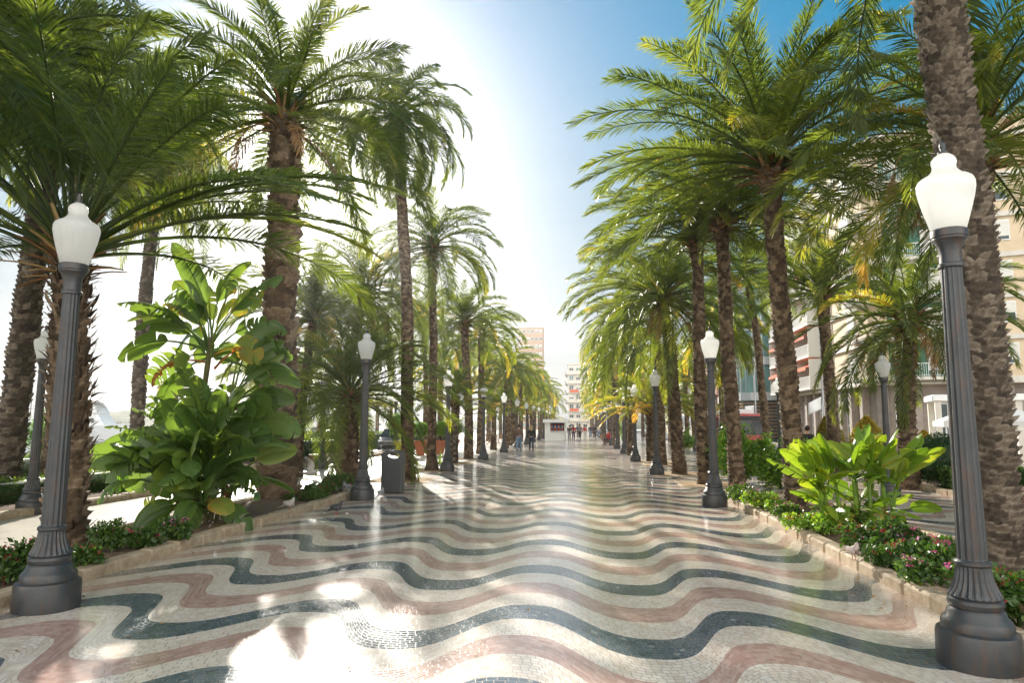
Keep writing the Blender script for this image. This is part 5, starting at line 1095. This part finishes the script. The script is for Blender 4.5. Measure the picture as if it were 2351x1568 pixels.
def banner(label, px, py, d, h, w, hh, tilt):
    c = at(px, py, d); t = thing('banner_pole', label, 'banner', (c[0], c[1], 0), 0, 'poles with white banners'); MB().tube([(0, 0, 0), (0, 0, h)], [.06, .045], 8).build('pole', M['panel'], t, True)
    n = 6; vs = []
    for i in range(n + 1):
        for j in range(n + 1): u, v = i / n, j / n; vs.append((-.1 - w * u, .07 * math.sin(u * 5 + v * 2), c[2] + hh * (.5 - v) - tilt * u * w))
    o = MB().add(vs, [(i * (n + 1) + j, i * (n + 1) + j + 1, (i + 1) * (n + 1) + j + 1, (i + 1) * (n + 1) + j) for i in range(n) for j in range(n)]).build('banner', M['white'], t, True); s = o.modifiers.new('t', 'SOLIDIFY'); s.thickness = .01
banner('grey pole with a fluttering white cloth before the tall windows', 1890, 925, 40, 9, .75, .7, .5); banner('pole with a square white cloth in front of the louvres', 1735, 943, 52, 7, .7, .8, .1)
t = thing('information_pillar', 'tall blue information pillar beyond the fifth right lamp', 'sign', (3.2, 76, 0)); MB().cbox((0, 0, 1.55), (1.0, .35, 2.9), .03).build('panel', M['blue'], t); MB().box((.6, 0, 1.5), (.16, .37, 3.0)).build('side_post', M['white'], t); MB().box((0, 0, .05), (1.3, .5, .1)).build('foot', M['panel'], t)
# ------------------------------------------------------------------ harbour side
t = thing('iron_fence', 'low wrought iron fence of crossing waves along the quay', 'fence', (-23.9, 24, 0)); n = 30
for k in range(14): MB().box((0, k * 2.6, .55), (.09, .09, 1.14)).build('post', M['iron'], t)
for k in range(13):
    m = MB()
    for ph in (0, PI):
        for z0 in (.38, .78): m.tube([(0.004 * (ph > 0), k * 2.6 + 2.6 * i / 24, z0 + .17 * math.cos(2 * PI * 1.5 * i / 24 + ph)) for i in range(25)], .016, 5)
    m.build('rail', M['iron'], t)
def fan_palm(label, x, y, h, s, seed, proto=None):
    t = thing('fan_palm', label, 'palm tree', (x, y, 0), seed, 'fan palms along the quay'); rng = np.random.default_rng(seed); S = Soup()
    link('trunk', trunk_mesh('trunk', seed, h, .2, (.1, 0), 'ring', 1.4, .1, 9, .12, .12, 1.6, 3), M['bark'], t)
    for k in range(34):
        az = k * 2.4; e = R(75 - 110 * (k / 34)); u, P, T, B = curve_path(np.zeros(3), az, e, R(25), .8, 4); add_tube(S, P, .012 + 0 * u, .4, 3); o, d, bb = P[-1], T[-1], B[-1]; nn = np.cross(d, bb)
        for q in range(17):
            a = R(-85 + 170 * q / 16); l = .62 * (1 - .25 * abs(a)); dd = d * math.cos(a) + bb * math.sin(a); wv = np.cross(nn, dd) * .035; m = o + dd * l * .55; tp = o + dd * l - np.array([0, 0, .16 * l])
            S.add(np.stack([o, m + wv, tp, m - wv]), [(0, 1, 2, 3)], None, float(np.clip(.3 + .5 * k / 34 + rng.normal(0, .1), 0, 1)))
    c_ = link('crown', S.mesh('crown'), M['frond'], t, (.1, 0, h)); c_.scale = (s,) * 3
    D_ = Soup()
    for k in range(22): az = rng.random() * 6.3; o = np.array([math.cos(az) * .2 + .1, math.sin(az) * .2, h - .1 - rng.random() * .5]); u, P, T, B = curve_path(o, az, R(-20), R(70), .9, 4); add_tube(D_, P, .03 * (1 - .8 * u), rng.random(), 3)
    link('dry_skirt', D_.mesh('dry_skirt'), M['fibre'], t); return t
for i, (l, x, y, h) in enumerate([('fan palm above the quay fence, left of the paddle-leaved clump', -22.9, 37.2, 4.2), ('fan palm seen right of the chunky scarred palm', -21.5, 56, 4.3), ('first of the fan palms standing across the white road', -22, 68, 4.5), ('second of the fan palms across the white road', -22, 73.5, 4.6), ('third of the fan palms across the white road, lower than the others', -22, 79, 4.4), ('fan palm farthest back on the quay, partly behind the tallest thin palm', -22, 87, 4.6), ('fan palm behind the round potted tree', -20.5, 96, 4.8)]): fan_palm(l, x, y, h, 1., 30 + i)
t = thing('pergola', 'low pinkish pergola on the quay seen past the stone bench', 'pergola', (-20.8, 53.5, 0))
for k in range(5): MB().box((-2.4 + k * 1.2, 0, .95), (.14, .14, 1.9)).build('post', M['stonebench'], t)
m = MB(); m.box((0, -.001, 2.0), (5.4, .2, .14))
for k in range(9): m.box((-2.4 + k * .6, 0, 2.11), (.08, 1.6, .08))
m.build('beams', M['palewall'], t)
def hull(mb, L, Bm, H, z0=0., rake=.16, n=14):
    vs, fs = [], []
    for i in range(n):
        u = i / (n - 1); w = Bm / 2 * min(1, (1 - u) ** .55 * 1.45) if u > .35 else Bm / 2 * (.9 + .1 * u / .35); w = max(w, .03); sh = H * (1 + .28 * u * u); x = -L / 2 + L * u
        vs += [(x - rake * L * u * .4, -w * .55, z0 - .3), (x, -w, z0 + sh), (x, w, z0 + sh), (x - rake * L * u * .4, w * .55, z0 - .3)]
    for i in range(n - 1):
        for k in range(4): fs.append((i * 4 + k, i * 4 + 4 + k, i * 4 + 4 + (k + 1) % 4, i * 4 + (k + 1) % 4))
    return mb.add(vs, fs + [(0, 1, 2, 3), tuple(4 * n - 4 + k for k in (3, 2, 1, 0))])
def deck(mb, x0, x1, w, z0, z1, rk=.5, tp=.9):
    vs = [(x0, -w, z0), (x1, -w * .75, z0), (x1, w * .75, z0), (x0, w, z0), (x0, -w * tp, z1), (x1 - rk, -w * .65 * tp, z1), (x1 - rk, w * .65 * tp, z1), (x0, w * tp, z1)]
    return mb.add(vs, [(3, 2, 1, 0), (4, 5, 6, 7), (0, 1, 5, 4), (1, 2, 6, 5), (2, 3, 7, 6), (3, 0, 4, 7)])
p = at(205, 1005, 103)
Y = thing('motor_yacht', 'large white motor yacht with three decks moored behind the hedge', 'boat', (p[0], p[1], -1.2), YAW + R(-8))
hull(MB(), 15, 4.4, 2.3).build('hull', M['gel'], Y, True); m = MB(); m.box((-.3, -2.1, .12), (12, .06, .12)); m.build('waterline_stripe', M['darkblue'], Y)
b = MB(); deck(b, -6.2, 3.6, 2.0, 2.35, 4.25, 1.6); b.build('main_deck', M['gel'], Y); b = MB(); deck(b, -5.6, 2.2, 1.85, 4.3, 5.9, 1.2); b.build('upper_deck', M['gel'], Y)
b = MB(); deck(b, -6.4, 2.6, 2.1, 5.92, 6.12, .4); b.build('hardtop', M['gel'], Y); b = MB(); deck(b, -6.3, 2.3, 2.08, 6.12, 6.2, .3); b.build('teak_edge', M['slat'], Y); b = MB(); deck(b, -5.2, .8, 1.7, 6.22, 6.95, 1.2); b.build('flybridge', M['gel'], Y)
for z, xs, h in ((3.0, (-4.6, -3.0, -1.4, .2, 1.6), .62), (4.85, (-4.4, -3.4, -2.4, -.6, .4), .62)):
    for x in xs: MB().cbox((x, -1.9 if z < 4 else -1.76, z + .3), (.9 if z < 4 else .72, .12, h), .05).build('window', M['tint'], Y)
m = MB(); m.box((-2, 0, 7.5), (1.6, 1.6, .12)); m.tube([(-2.6, -.6, 6.9), (-2.4, -.6, 7.5)], .08, 6).tube([(-2.6, .6, 6.9), (-2.4, .6, 7.5)], .08, 6).tube([(-2, 0, 7.5), (-2, 0, 9.4)], .05, 6).tube([(-1.5, 0, 7.5), (-1.5, 0, 8.4)], .03, 6).box((-2, 0, 8.2), (.2, 1.5, .06)); m.build('radar_arch', M['gel'], Y)
for x, r in ((-3.2, .4), (.2, .28)): MB().ball((x, .3, 7.4), (r, r, r), 14, 10).build('radar_dome', M['gel'], Y, True)
m = MB()
for z, x0, x1, yy in ((2.6, 3.6, 7.2, -1.2), (6.95, -5.2, -.2, -1.66)):
    m.tube([(x0, yy, z + .6), (x1, yy * .5 if z < 3 else yy, z + .65)], .025, 5)
    for k in range(7): f = k / 6; m.tube([(x0 + (x1 - x0) * f, yy * (1 - .5 * f * (z < 3)), z), (x0 + (x1 - x0) * f, yy * (1 - .5 * f * (z < 3)), z + .6)], .02, 5)
m.build('guard_rail', M['panel'], Y)
def cruiser(label, px, py, d, L, rz):
    p = at(px, py, d); t = thing('motor_boat', label, 'boat', (p[0], p[1], -1.2), rz, 'moored motor boats'); hull(MB(), L, L * .3, 1.5).build('hull', M['gel'], t, True)
    b = MB(); deck(b, -L * .3, L * .25, L * .12, 1.5, 2.5, 2.2); b.build('cabin', M['gel'], t); b = MB(); deck(b, -L * .28, L * .2, L * .121, 1.85, 2.25, 1.5, .97); b.build('window_band', M['tint'], t)
    b = MB(); deck(b, -L * .25, L * .08, L * .11, 3.0, 3.15, .5); b.tube([(-L * .2, -.8, 2.5), (-L * .18, -.8, 3.)], .04, 5).tube([(-L * .2, .8, 2.5), (-L * .18, .8, 3.)], .04, 5); b.build('hardtop', M['gel'], t); return t
cruiser('sleek white motor boat with dark window band left of the yacht', 70, 975, 70, 9, YAW - R(4)); cruiser('white motor boat behind the iron fence, left of the shaggy palm', 20, 968, 90, 10, YAW + R(15)); cruiser('small white boat seen behind the pergola', 725, 1000, 120, 8, 1.2); cruiser('white boat right of the one behind the pergola', 765, 1000, 130, 8, .9)
def sailboat(label, px, d, h, rz):
    p = at(px, 972, d); t = thing('sailing_boat', label, 'boat', (p[0], p[1], -1.2), rz, 'moored sailing boats'); hull(MB(), 9, 2.8, 1.1).build('hull', M['gel'], t, True)
    MB().tube([(.8, 0, 1), (.8, 0, h)], [.09, .05], 6).build('mast', M['iron'], t); MB().tube([(.8, 0, 2.2), (-3.2, 0, 2.3)], [.16, .12], 6).build('furled_sail', M['darkblue'], t)
    m = MB()
    for e in ((4.2, 0, 1.3), (-4.2, 0, 1.2), (.8, 1.3, 1.1), (.8, -1.3, 1.1)): m.tube([(.8, 0, h - .2), e], .012, 3)
    m.tube([(.8, -.9, h * .6), (.8, .9, h * .6)], .03, 4); m.build('rigging', M['iron'], t); b = MB(); deck(b, -1.5, 2.2, .8, 1.1, 1.6, .8); b.build('cabin', M['gel'], t)
for i, (px, d, h) in enumerate([(57, 110, 8.5), (75, 105, 8), (98, 100, 10.5), (112, 118, 8), (124, 120, 8), (42, 125, 8), (365, 130, 9), (392, 140, 10), (705, 150, 10), (742, 160, 12), (780, 150, 9), (86, 130, 10)]):
    sailboat('moored sailing boat, ' + ['mast first from the left between the left trunks', 'its mast next to the grey leaning trunk', 'tallest dark mast left of the shaggy palm', 'mast just left of the shaggy palm', 'mast partly behind the shaggy palm', 'mast farthest left', 'mast above the yacht near the paddle leaves', 'mast behind the paddle-leaved clump', 'mast left above the pergola', 'tall mast above the pergola', 'mast right of the bench lamp', 'mast behind the tallest dark one'][i], px, d, h, i * .5)
# low land across the harbour
S = Soup(); n = 70; xs = np.linspace(-415, 215, n); hh = 4.5 + 1.6 * np.sin(xs * .05) + 1. * np.sin(xs * .17) + .5 * np.sin(xs * .61)
V = np.concatenate([np.stack([xs, 292 + 0 * xs, -.4 + 0 * xs], -1), np.stack([xs, 308 + 0 * xs, hh], -1), np.stack([xs, 326 + 0 * xs, -.4 + 0 * xs], -1)]); i = np.arange(n - 1)[:, None]
S.add(V, np.concatenate([i + np.array([[0, 1, n + 1, n]]), i + np.array([[n, n + 1, 2 * n + 1, 2 * n]])])); tag(link('hills', S.mesh('hills', True), simple('green far shore', (.1, .12, .07), .9, scale=.3, var=.5)), kind='structure')
VEIL_D, VEIL_G = .0005, .84
# ------------------------------------------------------------------ thin volume added to imitate lens glare towards the sun and lift shade
m = bpy.data.materials.new('added glare veil'); m.use_nodes = True; nt = m.node_tree; nt.nodes.remove(nt.nodes['Principled BSDF'])
pv = nt.nodes.new('ShaderNodeVolumePrincipled'); pv.inputs['Color'].default_value = (.97, .96, .94, 1); pv.inputs['Density'].default_value = VEIL_D; pv.inputs['Anisotropy'].default_value = VEIL_G
nt.links.new(pv.outputs[0], nt.nodes['Material Output'].inputs['Volume'])
o = MB().box((-100, 135, 22), (660, 410, 49)).build('glare_veil', m); tag(o, kind='stuff')
GAM, SAT, HUE, SKY_FILL, STR = .65, 1.95, .479, 13.5, .076
# ------------------------------------------------------------------ light
SUN_EL, SUN_AZ = R(23.1), R(-21.5)         # azimuth from the promenade's axis (+Y), towards the sea
w = bpy.data.worlds.new('World'); scene.world = w; w.use_nodes = True; nt = w.node_tree
bg = nt.nodes['Background']; sky = nt.nodes.new('ShaderNodeTexSky'); sky.sky_type = 'NISHITA'; sky.sun_disc = False
sky.sun_elevation = SUN_EL; sky.sun_rotation = SUN_AZ; sky.altitude = 0; sky.air_density = 1.; sky.dust_density = .5; sky.ozone_density = 3.
ga = nt.nodes.new('ShaderNodeGamma'); ga.inputs['Gamma'].default_value = GAM; nt.links.new(sky.outputs[0], ga.inputs['Color'])
hs = nt.nodes.new('ShaderNodeHueSaturation'); hs.inputs['Saturation'].default_value = SAT; hs.inputs['Hue'].default_value = HUE
nt.links.new(ga.outputs[0], hs.inputs['Color'])
tc = nt.nodes.new('ShaderNodeTexCoord'); sp = nt.nodes.new('ShaderNodeSeparateXYZ'); nt.links.new(tc.outputs['Generated'], sp.inputs[0])
up = ramp(nt, sp.outputs[2], [(.0, (0, 0, 0)), (.5, (1, 1, 1))]); bw = nt.nodes.new('ShaderNodeRGBToBW'); nt.links.new(ga.outputs[0], bw.inputs[0])
low = mixc(nt, 1., bw.outputs[0], (.7, .7, .7), 'MULTIPLY')          # the sky pales to milky white towards the horizon
mp = nt.nodes.new('ShaderNodeMapping'); mp.inputs['Scale'].default_value = (1, 1, 7); nt.links.new(tc.outputs['Generated'], mp.inputs['Vector'])
cl = ramp(nt, noise(nt, 2.6, 7, .6, mp.outputs[0]), [(.44, (1, 1, 1)), (.66, (.82, .86, .9))])
fair = mixc(nt, up, mixc(nt, 1., low, cl, 'MULTIPLY'), hs.outputs[0])
# white cloud glow added to the unseen sky behind the viewer, fills the shade
sky_fill = math_(nt, 'MULTIPLY', math_(nt, 'MULTIPLY', ramp(nt, math_(nt, 'MULTIPLY', sp.outputs[1], -1.), [(.05, (0, 0, 0)), (.45, (1, 1, 1))]), ramp(nt, sp.outputs[2], [(.75, (1, 1, 1)), (.95, (0, 0, 0))])), ramp(nt, noise(nt, 2.2, 8, .6, tc.outputs['Generated']), [(.36, (.35, .35, .35)), (.55, (1, 1, 1))]))
nt.links.new(mixc(nt, sky_fill, fair, (SKY_FILL, SKY_FILL * .97, SKY_FILL * .92)), bg.inputs['Color']); bg.inputs['Strength'].default_value = STR
ld = bpy.data.lights.new('sun', 'SUN'); lo = bpy.data.objects.new('sun', ld); COL.objects.link(lo)
ld.energy = 3.4; ld.angle = R(.55); ld.color = (1., .93, .82)
sd = Vector((math.sin(SUN_AZ) * math.cos(SUN_EL), math.cos(SUN_AZ) * math.cos(SUN_EL), math.sin(SUN_EL)))
lo.rotation_euler = sd.to_track_quat('Z', 'Y').to_euler(); lo.location = sd * 60
vs = scene.view_settings; vs.view_transform = 'Standard'; vs.look = 'None'; vs.gamma = 1; vs.use_curve_mapping = False; vs.exposure = 1.52
cy = scene.cycles; cy.use_denoising = True; cy.max_bounces = 7; cy.diffuse_bounces = 4; cy.glossy_bounces = 3; cy.transmission_bounces = 4; cy.transparent_max_bounces = 4
cy.sample_clamp_indirect = 8; cy.caustics_reflective = False; cy.caustics_refractive = False
try: cy.denoiser = 'OPENIMAGEDENOISE'
except Exception: pass
